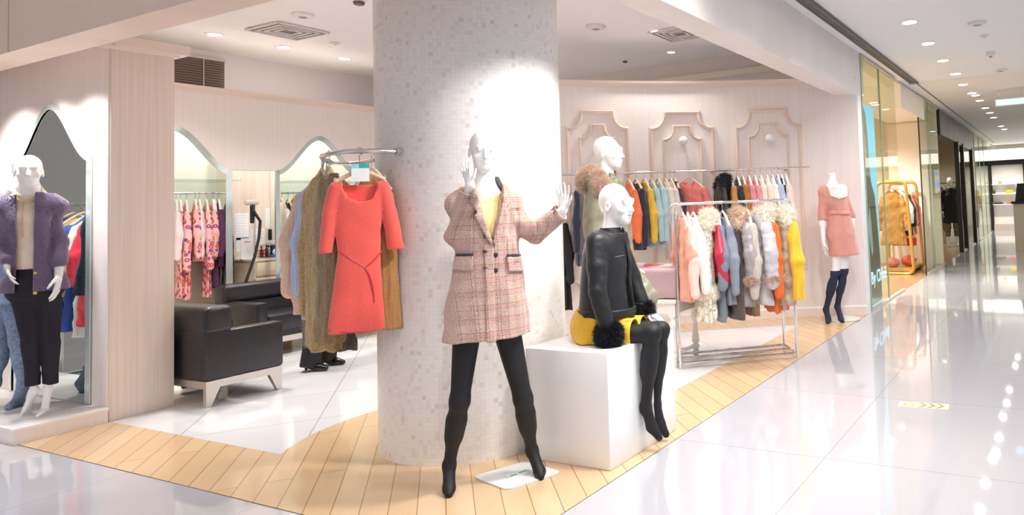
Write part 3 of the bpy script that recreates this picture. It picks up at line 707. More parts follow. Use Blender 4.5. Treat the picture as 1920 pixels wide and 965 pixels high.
# warm light inside those shops
for (x, y, p) in ((-3.6, 9.6, 300), (-3.0, 11.8, 260), (-4.4, 13.0, 200), (-3.2, 16.5, 60), (-3.2, 19.4, 90), (-3.2, 23.5, 120), (-1.6, 25.8, 220), (-1.4, 22, 100)):
    spot(x, y, 3.08, p, 140, col=(1, .97, .9), r=.1)
for (x, y), lab in (((-2.9, 9.1), 'lit ceiling lamp behind the first glass pane'), ((-3.6, 9.6), 'lit ceiling lamp deeper behind the first glass pane'), ((-3.4, 11.8), 'lit ceiling lamp inside the glass shop entrance')):
    downlight(x, y, 3.118, lab, 'lamps in the glass shop', .09)
# ---------------------------------------------------------------- figures
class Fig:
    """a figure's own frame: it faces local -Y, x to the viewer's right when seen from the front"""
    def __init__(s, O, phi, z0=0.0):
        s.O = np.array([O[0], O[1], z0]); s.rz = math.radians(phi+90); s.f = np.array([math.cos(math.radians(phi)), math.sin(math.radians(phi))]); s.x = np.array([math.cos(s.rz), math.sin(s.rz)])
    def loc(s, w): d = np.array(w)-s.O; return V3(d[:2]@s.x, -(d[:2]@s.f), d[2])
    def l(s, px, py, dep=0.0): return s.loc(onplane(px, py, s.O[:2]+s.f*dep, s.f))
    def s_(s, px, py, x=0.0): return s.loc(onplane(px, py, s.O[:2]+s.x*x, s.x))
    def rows(s, rows, ryf, cy=0.0):
        out = []
        for py, a, b in rows:
            p, q = s.l(a, py), s.l(b, py); r = (q[0]-p[0])/2; out.append((p[2]/2+q[2]/2, (p[0]+q[0])/2, cy, r, r*ryf if not callable(ryf) else ryf(r)))
        return out
    def srows(s, rows, rx):
        out = []
        for py, a, b in rows:
            p, q = s.s_(a, py), s.s_(b, py); out.append(((p[2]+q[2])/2, 0, (p[1]+q[1])/2, rx, abs(q[1]-p[1])/2))
        return out
    def pp(s, pts, dep=0.0): return [tuple(s.l(a, b, dep)[[0, 2]]) for a, b in pts]
    def place(s, name, label, cat='mannequin', group=None): return empty(name, tuple(s.O), s.rz, label, cat, group)
def unit(v): v = np.array(v, float); return v/max(np.linalg.norm(v), 1e-9)
def hand(F, wr, d, n, s=1.0, side=1, curl=.25, spread=.12, k=.007):
    """palm, four unequal bent fingers and a thumb; d to the fingertips, n where the palm looks"""
    d = unit(d); n = unit(np.array(n)-d*(np.array(n)@d)); t = np.cross(d, n); wr = np.array(wr, float)
    F.cap(wr-d*.02*s, wr+d*.03*s, .024*s, .03*s, .012, (n, .62)); F.cap(wr+d*.03*s-t*.012*s, wr+d*.075*s-t*.016*s, .022*s, .02*s, .012, (n, .55)); F.cap(wr+d*.03*s+t*.012*s, wr+d*.075*s+t*.016*s, .022*s, .02*s, .012, (n, .55))
    for j, (o, L) in enumerate(((-.031, .8), (-.0105, .98), (.0105, 1.05), (.031, .95))):
        if side < 0: o = -o
        p = wr+d*(.084-abs(o)*.25)*s+t*o*s; dd = unit(d+t*(o/.031)*spread); L *= s
        c = curl*(1.25 if j == 0 else 1.0)
        for q, (ln, r0, r1) in enumerate(((.043, .0092, .0085), (.028, .0085, .0078), (.023, .0078, .0066))):
            a = c*(.6+.5*q); dd = unit(dd*math.cos(a)+n*math.sin(a)); e = p+dd*ln*L; F.cap(p, e, r0*s, r1*s, k if q == 0 else .003); p = e
    ts = side; p = wr+d*.02*s+t*ts*.024*s; dd = unit(d*.75+t*ts*.75+n*.25)
    for ln, r0, r1 in ((.035, .013, .0105), (.032, .0105, .009), (.026, .009, .0072)):
        e = p+dd*ln*s; F.cap(p, e, r0*s, r1*s, .007); p = e; dd = unit(dd+d*.35+n*.12)
def head(F, c, s=.85, yaw=0.0, tilt=0.0, nod=0.0):
    R = np.array(Matrix.Rotation(yaw, 3, 'Z') @ Matrix.Rotation(tilt, 3, 'Y') @ Matrix.Rotation(nod, 3, 'X'))
    p = lambda *a: np.array(c)+R @ (np.array(a)*s)
    E_ = lambda cc, r, k=.02, sub=False: F.ell(p(*cc), np.array(r)*s, k*s, R, sub)
    E_((0, .022, .035), (.076, .098, .094)); E_((0, -.035, -.02), (.064, .066, .085), .03); E_((0, -.052, -.082), (.04, .036, .034), .04); E_((0, -.075, -.098), (.02, .016, .016), .02)
    for x in (-1, 1):
        E_((x*.034, -.098, .012), (.021, .014, .015), .014, True); E_((x*.032, -.088, .010), (.016, .010, .010), .006)
        E_((x*.048, -.07, -.03), (.018, .018, .016), .02); E_((x*.077, .012, -.012), (.009, .019, .031), .008); E_((x*.083, .008, -.008), (.006, .01, .018), .003, True)
    F.cap(p(0, -.094, .018), p(0, -.116, -.028), .0075*s, .0105*s, .014*s); E_((0, -.113, -.033), (.015, .011, .008), .008)
    E_((0, -.097, -.057), (.021, .010, .0055), .006); E_((0, -.095, -.067), (.018, .010, .0062), .006); E_((0, -.1, -.0618), (.022, .012, .0016), .002, True)
    F.cap(p(-.045, -.088, .032), p(.045, -.088, .032), .010*s, .010*s, .02*s)
def leg(F, hip, kn, an, ball, toe, s=1.0, pad=0.0, heel=True, k=.02, cb=(0, 1, 0)):
    hip, kn, an, ball, toe = (np.array(v, float) for v in (hip, kn, an, ball, toe))
    F.cap(hip, kn, .08*s+pad, .048*s+pad, k); F.cap(kn, an, .046*s+pad, .029*s+pad, .035)
    c = kn+(an-kn)*.3+np.array(cb)*.012; F.cap(c, c+(an-kn)*.22, .044*s+pad, .036*s+pad, .05)
    b = np.array(cb)*.028; F.cap(an, an+(ball-an)*.15+b*.6, .029*s+pad, .026*s+pad, .015)
    F.cap(an, ball, .031*s+pad, .030*s+pad, .02); F.cap(ball, toe, .031*s+pad, .019*s+pad, .015)
def arm(F, sh, el, wr, s=1.0, pad=0.0, k=.02):
    F.cap(sh, el, .044*s+pad, .034*s+pad, k); F.cap(el, wr, .034*s+pad, .023*s+pad, k); e = np.array(el)+(np.array(wr)-el)*.25; F.cap(el, e, .034*s+pad, .037*s+pad, k)
def torso(F, pel, nk, w=1.0, bust=True):
    """pel: pelvis centre, nk: base of the neck"""
    pel, nk = np.array(pel, float), np.array(nk, float); H = nk-pel; U = lambda u, y=0: pel+H*u+np.array([0, y, 0])
    F.ell(U(0, .01), np.array([.165*w, .11, .13])); F.ell(U(.34), np.array([.115*w, .085, .13]), .05); F.ell(U(.7, .005), np.array([.138*w, .098, .15]), .05)
    for x in (-1, 1) if bust else (): F.ell(U(.68, -.074)+np.array([x*.066*w, 0, 0]), np.array([.048, .038, .046]), .035)
    for x in (-1, 1): F.cap(U(.95)+np.array([x*.03*w, .005, 0]), U(.86)+np.array([x*.135*w, .005, 0]), .05, .042, .04)
    F.cap(U(.96), U(1.05), .058, .05, .04)
def wear(C, pel, nk, w, pad, inner):
    """let a garment follow the torso: returns the field of the hollow inside"""
    T = C.copy(); T.D[:] = 1.0; torso(T, pel, nk, w, False); k = .03; d = T.D-pad; zc = C.ax[2][None, None, :]; d = np.maximum(d, zc-(nk[2]-.0))
    hh = np.clip(.5+.5*(C.D-d)/k, 0, 1); C.D = (C.D+(d-C.D)*hh-k*hh*(1-hh)).astype(np.float32); T.D = np.where(T.D < .5, T.D-inner, T.D); return T
def sleeve(F, pts, rs, k=.03, hollow=.7):
    F.chain(pts, rs, k)
def cuff_cut(F, a, b, r):
    """open the end of a sleeve: a inside, b past the cuff"""
    a, b = np.array(a, float), np.array(b, float); d = unit(b-a)
    F.cap(a, b+d*.1, r, r, 0, sub=True)
    m = np.minimum(b, b+d*.12)-.1; M_ = np.maximum(b, b+d*.12)+.1
    F.cut(lambda X, Y, Z: np.maximum(-((X-b[0])*d[0]+(Y-b[1])*d[1]+(Z-b[2])*d[2])*-1*-1, np.sqrt((X-b[0]-d[0]*.06)**2+(Y-b[1]-d[1]*.06)**2+(Z-b[2]-d[2]*.06)**2)-.11), m, M_)
def tights(fig, e, m, legs, pad=.003, name='tights', h=.006, s=.86, cb=(0, 1, 0), pel=None):
    A = np.array([p for L in legs for p in L]); F = Fld(A.min(0)-.13, A.max(0)+.13, h)
    for L in legs: leg(F, *L, s=s, pad=pad, cb=cb)
    if pel is not None: F.ell(pel, (.155, .105, .12), .03)
    return F.build(name, m, e)
# plaid tweed
def plaid():
    t = NT('plaid_tweed'); P(t, rough=.95, sheen=.3); o = t.obj(); sp = t.n('ShaderNodeSeparateXYZ'); t.l(o, sp.inputs[0])
    nz = t.n('ShaderNodeTexNoise', i_Scale=340.0, i_Detail=2.0); t.l(o, nz.inputs[0])
    n2 = t.n('ShaderNodeTexNoise', i_Scale=120.0, i_Detail=2.0); t.l(o, n2.inputs[0])
    c = t.ramp(nz.outputs[0], [(.3, lin('957468')), (.5, lin('caa99d')), (.7, lin('ecd4cb'))])
    def lines(axis, period, width, off=0.0):
        v = t.math('ADD', axis, off); f = t.math('PINGPONG', v, period/2); return t.math('LESS_THAN', f, width/2)
    sx = t.math('ADD', sp.outputs[0], t.math('MULTIPLY', sp.outputs[1], .6)); sz = sp.outputs[2]
    nd = t.n('ShaderNodeTexCoord').outputs['Normal']; dp = t.n('ShaderNodeVectorMath', operation='DOT_PRODUCT'); t.l(nd, dp.inputs[0]); dp.inputs[1].default_value = (.857, .514, 0)
    mk = t.math('SUBTRACT', 1.0, t.math('POWER', t.math('ABSOLUTE', dp.outputs['Value']), 5.0))
    for ax, pr, w, of, colr, a in ((sz, .066, .005, 0, '8c7a3c', .75), (sz, .066, .006, .011, 'd27f86', .7), (sz, .066, .004, .022, '6d4636', .45), (sx, .055, .004, 0, '5f3a36', .6), (sx, .055, .003, .009, '6b4a40', .5), (sx, .055, .003, .018, 'a98a54', .45), (sx, .11, .004, .04, '5a4038', .5)):
        c = t.mix(t.math('MULTIPLY', lines(ax, pr, w, of), t.math('MULTIPLY', mk, t.math('MULTIPLY', n2.outputs[0], a*1.7))), c, lin(colr))
    t.l(c, t.b.inputs['Base Color']); t.bump(nz.outputs[0], .35, .004); return t.m
PLAID = plaid()
TIGHT = mat('black_tights', '121116', .6, 300, .2, .12)
VELV = mat('black_velvet', '2b2a33', .8, sheen=.4)
YEL = fabric('yellow_knit', 'e8b72a', 200); YELP = fabric('pale_yellow', 'fbe4a0', 200)
def button(fig, e, F, px, py, m, r=.012, name='button'):
    p = fig.l(px, py); y = F.front(p[0], p[2]); b = MB(); b.sphere((p[0], y-.004, p[2]), r, 12, (1, .5, 1)); return b.build(name, m, e, True)
# ================= mannequin in the plaid coat
f = Fig((-2.655, 2.70), -42)
e = f.place('mannequin', 'tall mannequin in a plaid tweed coat standing before the mosaic column')
nk = f.l(909, 350); pel = f.l(908, 580); hc = f.l(905, 284, .03); shL, shR = f.l(881, 378), f.l(946, 378)
elL, wrL = f.l(857, 440, .02), f.l(882, 347, .19); elR, wrR = f.l(1000, 438, .02), f.l(1056, 393, .1)
F = Fld((-.5, -.42, .75), (.62, .3, 1.9), .0055)
torso(F, pel, nk, .95, False); F.cap(nk-V3(0, 0, .03), hc+V3(0, .02, -.05), .05, .045, .03); head(F, hc, .83, .12, .05, .12)
arm(F, shL, elL, wrL); arm(F, shR, elR, wrR)
hand(F, wrL, f.l(864, 292, .17)-wrL, (.75, .55, 0), .7, -1, .12, .25); hand(F, wrR, f.l(1057, 330, .1)-wrR, (-.65, -.75, .1), .78, 1, .16, .25)
F.build('body', MANN, e)
top = Fld((-.2, -.2, 1.05), (.22, .2, 1.56), .006); torso(top, pel, nk, .95, False); top.D -= .007
zt = f.l(909, 376)[2]; top.cut(lambda X, Y, Z: zt+.55*np.abs(X-nk[0])+.35*(Y)*0-Z, None, None); top.build('knit_top', YELP, e)
C = Fld((-.5, -.4, .6), (.6, .32, 1.62), .006)
rows = [(352, 880, 946), (372, 866, 962), (400, 861, 968), (430, 858, 971), (470, 855, 974), (500, 849, 978), (540, 842, 983), (600, 832, 990), (631, 827, 994)]
st = f.rows(rows, lambda r: .45*r+.055, .005); C.stack(st, .02, fold=(.022, 7, .6, 1.15), power=2.2)
C.cap(f.l(888, 362), f.l(879, 378), .045, .05, .03); C.cap(f.l(936, 362), f.l(947, 378), .045, .05, .03); C.cap(nk+V3(0, .02, -.02), nk+V3(0, .02, .005), .08, .075, .04)
w1, w2 = wrL+unit(elL-wrL)*.03, wrR+unit(elR-wrR)*.015
C.chain([f.l(880, 385), elL, w1], [.054, .051, .046], .03); C.chain([f.l(946, 385), elR, w2], [.054, .051, .047], .03)
Tc = wear(C, pel, nk, .95, .024, .011); C.wrinkle(.0022, 28, 3); C.wrinkle(.004, 45, 5, elR-.13, elR+.13); C.wrinkle(.004, 45, 6, elL-.12, elL+.12)
C0 = C.copy(); C.stack([(z, cx, cy, rx-.02, ry-.02) for z, cx, cy, rx, ry in st], sub=True); C.D = np.maximum(C.D, -Tc.D)
C.cap(nk+V3(0, .02, -.06), nk+V3(0, .015, .15), .062, .062, 0, sub=True)
cuff_cut(C, w1-unit(w1-elL)*.05, w1+unit(w1-elL)*.0, .036); cuff_cut(C, w2-unit(w2-elR)*.05, w2, .038)
ZB, ZT = f.l(920, 455)[2], f.l(909, 345)[2]; xb = f.l(920, 455)[0]; xl, xr = f.l(889, 345)[0], f.l(942, 345)[0]
def vneck(X, Y, Z):
    u = np.clip((Z-ZB)/(ZT-ZB), 0, 1.6); lo = xb+(xl-xb)*u; hi = xb+(xr-xb)*u
    return np.maximum(np.maximum(np.maximum(lo-X, X-hi), ZB-Z), Y-.02)
C.cut(vneck); coat = C.build('coat', PLAID, e)
C0.shell(f.pp([(889, 350), (877, 377), (892, 398), (886, 404), (917, 458), (921, 452), (897, 385)]), -.004, .016).build('lapel', PLAID, coat)
C0.shell(f.pp([(942, 350), (954, 380), (943, 392), (950, 400), (925, 460), (921, 452), (938, 385)]), -.004, .016).build('lapel', PLAID, coat)
C0.shell(f.pp([(905, 458), (922, 452), (927, 634), (909, 634)]), -.004, .008).build('front_placket', PLAID, coat)
for pl, tp in (([(854, 478), (886, 476), (883, 506), (847, 504)], [(854, 474), (887, 472), (887, 477), (853, 479)]), ([(946, 478), (974, 478), (981, 507), (950, 506)], [(945, 474), (975, 474), (975, 479), (946, 479)])):
    p = C0.shell(f.pp(pl), -.004, .012).build('pocket_flap', PLAID, coat); C0.shell(f.pp(tp), -.004, .015).build('flap_piping', VELV, p)
for y in (446, 475, 503): button(f, coat, C0, 926, y, VELV, .0125)
for y in (441, 469, 498): C0.shell(f.pp([(903, y-2.5), (912, y-2.5), (912, y+2.5), (903, y+2.5)]), -.004, .011).build('buttonhole', mat('olive_bound', '5c4a20', .8), coat)
K = Fld(nk-.16, nk+.17, .005); K.stack([(nk[2]-.055, nk[0], .015, .122, .104), (nk[2]+.0, nk[0], .02, .095, .084), (nk[2]+.052, nk[0], .026, .072, .066)]); K.stack([(nk[2]-.1, nk[0], .015, .104, .092), (nk[2]+.0, nk[0], .02, .073, .068), (nk[2]+.08, nk[0], .026, .053, .05)], sub=True)
K.cut(lambda X, Y, Z: np.maximum(np.abs(X-nk[0])-.052-(nk[2]-Z)*.3, Y-.0)); K.cut(lambda X, Y, Z: Y+.035); K.build('collar', VELV, coat)
b1, b2 = f.loc(onz(842, 916, .03)), f.loc(onz(1012, 884, .03)); t1, t2 = f.loc(onz(842, 926, .018)), f.loc(onz(1014, 893, .02))
a1, a2 = f.l(845, 878, -.02), f.l(1003, 856, -.12); a1 = b1+V3(0.003, .06, .095); a2 = b2+V3(-.03, .06, .095)
k1, k2 = f.l(862, 752, .04), f.l(981, 748, .0); h1, h2 = f.l(878, 600), f.l(946, 600)
tights(f, e, TIGHT, [(h1, k1, a1, b1, t1), (h2, k2, a2, b2, t2)], pel=pel+V3(0, 0, .05))
q = [f.loc(onz(*p)) for p in ((886, 897), (985, 868), (1055, 888), (950, 922))]
rp = []
for i in range(4):
    c0 = q[i][:2]; u0 = unit(q[i-1][:2]-c0)*.045; u1 = unit(q[(i+1) % 4][:2]-c0)*.045
    rp += [tuple(c0+u0*(1-t)**2+u1*t**2) for t in np.linspace(0, 1, 6)]
b = MB(); b.prism(rp, .005, .012)
bp = b.build('base_plate', mat('white_glass', 'e6eaea', .08, spec=.8), e); bp['label'] = 'glossy white square base plate'
b = MB(); ce = sum(q)/4; b.box((-.05, -.03, .0125), (.05, .03, .0135), rot=.3, loc=(ce[0], ce[1], 0)); b.build('paper_label', mat('label_white', 'f4fafa', .5), bp)
for dx in (-.02, .03): b = MB(); b.box((dx-.02, -.006, .014), (dx+.02, .006, .0145), rot=.3, loc=(ce[0], ce[1]+dx*.3, 0)); b.build('label_stripe', TEAL, bp)
# ================= seated mannequin in the leather jacket
LEA = mat('black_leather', '1a1b20', .48, 26, .2, .35, 22); FURB = mat('black_fur', '24262e', .8, 60, .3)
f = Fig((-2.5, 3.36), 14)
e = f.place('mannequin', 'seated mannequin in a black leather jacket and yellow skirt on the white cube')
S = f.s_
nk, pel, hc = S(1148, 436), S(1128, 618), S(1155, 381, -.01)
hc = S(1156, 384, 0)
shN, shF = S(1118, 453, -.165), S(1160, 455, .165); elN, wrN = S(1121, 548, -.235), S(1146, 640, -.2); elF, wrF = S(1185, 520, .23), S(1210, 585, .2)
F = Fld((-.42, -.5, .5), (.42, .3, 1.55), .0055)
torso(F, pel, nk, .95, False); F.cap(nk, hc+V3(0, .03, -.06), .05, .047, .03); head(F, hc, .98, -.28, 0, .05); arm(F, shN, elN, wrN); arm(F, shF, elF, wrF)
hand(F, wrN, S(1172, 672, -.17)-wrN, (.3, -.2, -1), .95, 1, .3, .12); hand(F, wrF, V3(0, -1, -.4), (0, .2, -1), .9, -1, .3)
F.build('body', MANN, e)
J = Fld((-.4, -.4, .55), (.4, .3, 1.4), .006)
st = f.srows([(437, 1128, 1163), (455, 1108, 1167), (480, 1099, 1173), (520, 1094, 1178), (560, 1092, 1184), (588, 1090, 1188)], .175); st = [(z, cx, cy, (.1, .165, .178, .165, .158, .165)[i], ry) for i, (z, cx, cy, rx, ry) in enumerate(sorted(st, key=lambda r: -r[0]))]
J.stack(st, .02, power=2.2); J.cap(shN+V3(.03, 0, 0), shF-V3(.03, 0, 0), .062, .062, .04); J.cap(nk-V3(0, 0, .03), nk+V3(0, 0, .012), .072, .066, .03)
J.chain([shN, shN*.5+elN*.5, elN, wrN], [.056, .056, .051, .045], .015); J.chain([shF, elF, wrF], [.058, .052, .045], .02)
Tj = wear(J, pel, nk, .95, .028, .02); J.wrinkle(.0012, 20, 9); J.wrinkle(.0016, 70, 4, elN-.08, elN+.08)
J0 = J.copy(); J.D = np.maximum(J.D, -Tj.D); J.cap(nk-V3(0, 0, .05), nk+V3(0, 0, .1), .056, .056, 0, sub=True)
zb = st[-1][0]; J.cut(lambda X, Y, Z: np.maximum(np.maximum(np.abs(X+.01)-(.004+.045*np.clip((nk[2]-.06-Z)/.45, 0, 1)), Y+.05), Z-nk[2]+.06)); jk = J.build('leather_jacket', LEA, e)
# panels and zips of the jacket
HB = J0.copy(); hz = st[-1][0]; Zg = J0.ax[2][None, None, :]; Xg = np.abs(J0.ax[0][:, None, None]+.0)
HB.D = np.maximum(np.maximum(np.maximum(J0.D-.008, -J0.D-.006), np.maximum(hz-.004-Zg, Zg-hz-.04)), Xg-.168).astype(np.float32); HB.build('hem_band', LEA, jk)
Kc = Fld(nk-.15, nk+.15, .005); Kc.stack([(nk[2]-.045, 0, nk[1]+.0, .088, .088), (nk[2]+.0, 0, nk[1]+.0, .078, .076), (nk[2]+.032, 0, nk[1]+.004, .07, .068)]); Kc.stack([(nk[2]-.1, 0, nk[1], .07, .07), (nk[2]+.1, 0, nk[1]+.006, .058, .056)], sub=True); Kc.cut(lambda X, Y, Z: np.maximum(np.abs(X+.01)-.006, Y-nk[1])); Kc.build('stand_collar', LEA, jk)
ZIP = mat('zip_steel', '9a9ca2', .3, metal=1)
def seam(F, pts, r, m, par, name, side=-1, axis=1):
    b = MB(); b.tube(pts, r, 6); return b.build(name, m, par, True)
def onsurf(F, a, d):
    """march from a along d to the surface"""
    a, d = np.array(a, float), unit(d)
    for i in range(200):
        p = a+d*i*.004; ix = np.round((p-F.lo)/F.h).astype(int)
        if np.all(ix >= 0) and np.all(ix < F.n) and F.D[tuple(ix)] < .001: return p
    return a
seam(J0, [onsurf(J0, V3(x, -.4, S(1157, 478)[2]+.02*(x+.085)), (0, 1, 0)) for x in (-.125, -.105, -.085, -.065, -.05)], .003, ZIP, jk, 'chest_zip')
seam(J0, [onsurf(J0, S(px, py, -.4), (1, 0, 0)) for px, py in [(1103, 474), (1109, 458), (1118, 448)]], .003, mat('leather_seam', '2a2c31', .3), jk, 'shoulder_seam')
b = MB(); p = S(1148, 438, -.05); b.sphere((p[0], p[1]-.02, p[2]), .008, 10); b.build('snap_button', ZIP, jk, True)
for i, (c, r, nn) in enumerate(((S(1142, 627, -.2), (.062, .066, .068), 9000), (S(1207, 581, .2), (.05, .055, .05), 4000))):
    Q = Fld(c-.14, c+.14, .01); Q.ell(c, np.array(r), 0); Q.build('fur_cuff', FURB, jk, fur=dict(n=nn, L=.036, w=.0022, droop=.2, jit=.6, seed=i))
top = Fld((-.2, -.2, .6), (.2, .2, 1.25), .008); torso(top, pel, nk, .95, False); top.D -= .006; top.cut(lambda X, Y, Z: nk[2]-.06-Z); top.build('knit_top', YEL, e)
kN, kF = S(1224, 624, -.085), S(1240, 618, .085)
G = Fld((-.32, -.45, .53), (.32, .34, .95), .007)
hipN, hipF = pel+V3(-.085, -.03, -.015), pel+V3(.085, -.03, -.015)
G.ell(pel+V3(0, .02, .03), (.185, .16, .15), .03); G.cap(hipN, hipN+(kN-hipN)*.62, .1, .09, .05); G.cap(hipF, hipF+(kF-hipF)*.62, .1, .09, .05)
for i, (px, py, x) in enumerate(((1088, 640, -.13), (1096, 643, -.17), (1100, 640, 0))): G.cap(pel+V3(0, 0, 0), S(px, py, x), .08, .028, .03)
G.wrinkle(.003, 30, 2); zs = .618; G.cut(lambda X, Y, Z: Z-zs)
for hp, kn in ((hipN, kN), (hipF, kF)):
    d = unit(kn-hp); q = hp+(kn-hp)*.66; G.cut(lambda X, Y, Z: -((X-q[0])*d[0]+(Y-q[1])*d[1]+(Z-q[2])*d[2])*-1*-1)
G.cap(hipN+(kN-hipN)*.3, kN, .08, .078, 0, sub=True); G.cap(hipF+(kF-hipF)*.3, kF, .08, .078, 0, sub=True)
G.build('skirt', YEL, e)
lN = (hipN, kN, S(1211, 762, -.085), S(1222, 800, -.085), S(1236, 820, -.085)); lF = (hipF, kF, S(1229, 757, .085), S(1238, 795, .085), S(1249, 814, .085))
tights(f, e, TIGHT, [lN, lF], pad=.004, cb=(0, .8, 0))
for sx in (-.03, .012): seam(J0, [onsurf(J0, V3(sx-(.035 if sx < 0 else -.03)*np.clip((nk[2]-.06-z)/.45, 0, 1), -.4, z), (0, 1, 0)) for z in np.linspace(nk[2]-.05, hz+.01, 14)], .0035, mat('zip_tape', '3a3c42', .35, metal=.6), jk, 'front_zip')
# ================= mannequin in the parka
PARKA = puffer('olive_sheen', '8f8b76', 5, .34); FURT = mat('tan_fur', 'd9c0ac', .9, 30, .16); FURC = mat('cream_fur', 'f1e8da', .85, 30, .2)
d0 = ray(1140, 600); kk = 5.0/np.dot(d0, -RC[2]); Op = d0*kk
f = Fig((Op[0], Op[1]), 18); S = f.s_
e = f.place('mannequin', 'mannequin in a fur-hooded olive parka behind the seated one')
nk, pel, hc = S(1138, 336), S(1140, 500), S(1141, 287)
F = Fld((-.42, -.5, .7), (.42, .35, 2.0), .007); torso(F, pel, nk, 1); F.cap(nk-V3(0, 0, .02), hc+V3(0, .03, -.06), .05, .046, .03); head(F, hc, .98, -.12)
shN, shF = nk+V3(-.18, .01, -.06), nk+V3(.18, .01, -.06); elN, wrN = S(1128, 440, -.25), S(1178, 505, -.22); elF, wrF = S(1160, 425, .23), S(1172, 485, .2)
arm(F, shN, elN, wrN); arm(F, shF, elF, wrF); hand(F, wrN, V3(0, -.6, -.8), (1, 0, 0), .95, 1); hand(F, wrF, V3(0, -.2, -.8), (-1, 0, 0), .95, -1); F.build('body', MANN, e)
J = Fld((-.45, -.45, .55), (.45, .4, 1.75), .008)
st = f.srows([(342, 1115, 1162), (370, 1100, 1172), (420, 1096, 1180), (480, 1097, 1186), (530, 1098, 1192), (575, 1097, 1194)], .2); J.stack(st, .03, fold=(.03, 6, 1, 1.4)); J.cap(shN+V3(.02, 0, 0), shF-V3(.02, 0, 0), .075, .075, .05); J.cap(nk-V3(0, 0, .04), nk+V3(0, 0, .02), .09, .08, .03)
J.chain([shN, elN, wrN, wrN+V3(0, -.13, -.19)], [.08, .076, .068, .07], .03); J.chain([shF, elF, wrF, wrF+V3(0, -.05, -.2)], [.08, .076, .068, .07], .03); wear(J, pel, nk, 1, .03, .01); J.wrinkle(.006, 26, 11)
J.cap(nk-V3(0, 0, .05), nk+V3(0, -.01, .12), .062, .062, 0, sub=True); pk = J.build('parka', PARKA, e)
hp = [S(1094, 348, -.14), S(1098, 334, -.14), S(1108, 327, -.12), S(1120, 335, -.18), S(1130, 350, -.24), S(1136, 364, -.24)]
Q = Fld(np.min(hp, 0)-.16, np.max(hp, 0)+.16, .012); Q.chain(hp, [.036, .046, .048, .047, .043, .026], .03); Q.build('fur_hood_trim', FURT, pk, fur=dict(n=14000, L=.036, w=.0015, droop=.25, jit=.5))
Q = Fld(shN-.3, shN+.35, .01); hd = [S(1112, 350, -.02), S(1128, 347, .02), S(1145, 350, .04)]; Q.chain(hd, [.09, .085, .06], .04); Q.wrinkle(.005, 30, 3); Q.build('hood', PARKA, pk)
TRB = mat('black_trousers', '1d1c22', .8, 200, .15, .1)
hN, hF = pel+V3(-.09, 0, -.05), pel+V3(.09, 0, -.05)
tights(f, e, TRB, [(h, h+V3(0, -.01, -.42), h*V3(1, 1, 0)+V3(0, .02, .1), h*V3(1, 1, 0)+V3(0, -.07, .035), h*V3(1, 1, 0)+V3(0, -.13, .025)) for h in (hN, hF)], pad=.015, name='trousers', h=.01, pel=pel)
# ================= headless mannequin in the pink dress
PINK = fabric('dusty_pink', 'e0a294', 220); LACE = mat('white_lace', 'f7efec', .85, 90, .08, .5); NAVY = mat('navy_knit', '262a45', .8, 220, .15, .15)
f = Fig((-2.36, 7.62), -52); e = f.place('mannequin', 'headless mannequin in a pink lace-yoke dress and navy knee socks'); L = f.l
nk, pel = L(1560, 347), L(1576, 440); shL, shR = L(1545, 356), L(1577, 356); elL, wrL = L(1541, 410, -.02), L(1544, 455, .05); elR, wrR = L(1596, 405, -.06), L(1598, 450, 0)
hL, hR = L(1570, 455), L(1585, 455); kL, kR = L(1566, 512, .03), L(1582, 508, .02); 
bL, bR = f.loc(onz(1553, 598, .03)), f.loc(onz(1577, 598, .03)); tL, tR = f.loc(onz(1552, 604, .02)), f.loc(onz(1580, 602, .02)); aL, aR = bL+V3(0, .06, .1), L(1570, 574, -.03)
F = Fld((-.4, -.35, .05), (.45, .3, 1.78), .008); torso(F, pel, nk, .92, False); F.cap(nk, L(1558, 326), .05, .046, .03)
F.cut(lambda X, Y, Z: L(1558, 324)[2]-Z); arm(F, shL, elL, wrL); arm(F, shR, elR, wrR); hand(F, wrL, V3(0, -.1, -1), (1, 0, 0), .9, 1); hand(F, wrR, V3(0, -.1, -1), (-1, 0, 0), .9, -1)
leg(F, hL, kL, aL, bL, tL, s=.86); leg(F, hR, kR, aR, bR, tR, s=.86); F.build('body', MANN, e)
D = Fld((-.4, -.35, .65), (.45, .3, 1.62), .007); st = f.rows([(352, 1543, 1579), (368, 1543, 1585), (398, 1554, 1592), (420, 1552, 1598), (450, 1553, 1604), (478, 1556, 1611)], lambda r: .5*r+.04); D.stack(st, .02, fold=(.05, 5, .4, 1.1))
D.chain([shL, elL], [.055, .052], .03); D.chain([shR, elR], [.055, .052], .03); D.cap(shL, shR, .048, .048, .04); wear(D, pel, nk, .92, .016, .006); D.wrinkle(.002, 30, 1)
D.stack([(z-.02, cx, cy, rx-.02, ry-.02) for z, cx, cy, rx, ry in st if z < 1.1], sub=True); D.cap(nk-V3(0, .0, -.035), nk+V3(0, -.0, .1), .056, .056, 0, sub=True)
dr = D.build('dress', PINK, e); D.shell(f.pp([(1545, 346), (1552, 368), (1566, 374), (1586, 368), (1584, 346)]), -.004, .011, extra=.05).build('lace_yoke', LACE, dr); D.shell(f.pp([(1553, 395), (1553, 402), (1593, 402), (1593, 395)]), -.004, .012, extra=.2).build('belt', PINK, dr)
for h, k_, a, bb, tt in ((hL, kL, aL, bL, tL), (hR, kR, aR, bR, tR)):
    Q = Fld(np.min([k_, a, bb, tt], 0)-.1, np.max([k_, a, bb, tt], 0)+.1, .007); leg(Q, h, k_, a, bb, tt, s=.86, pad=.006); zk = k_[2]+.03; Q.cut(lambda X, Y, Z: zk-Z); Q.build('knee_sock', NAVY, e)
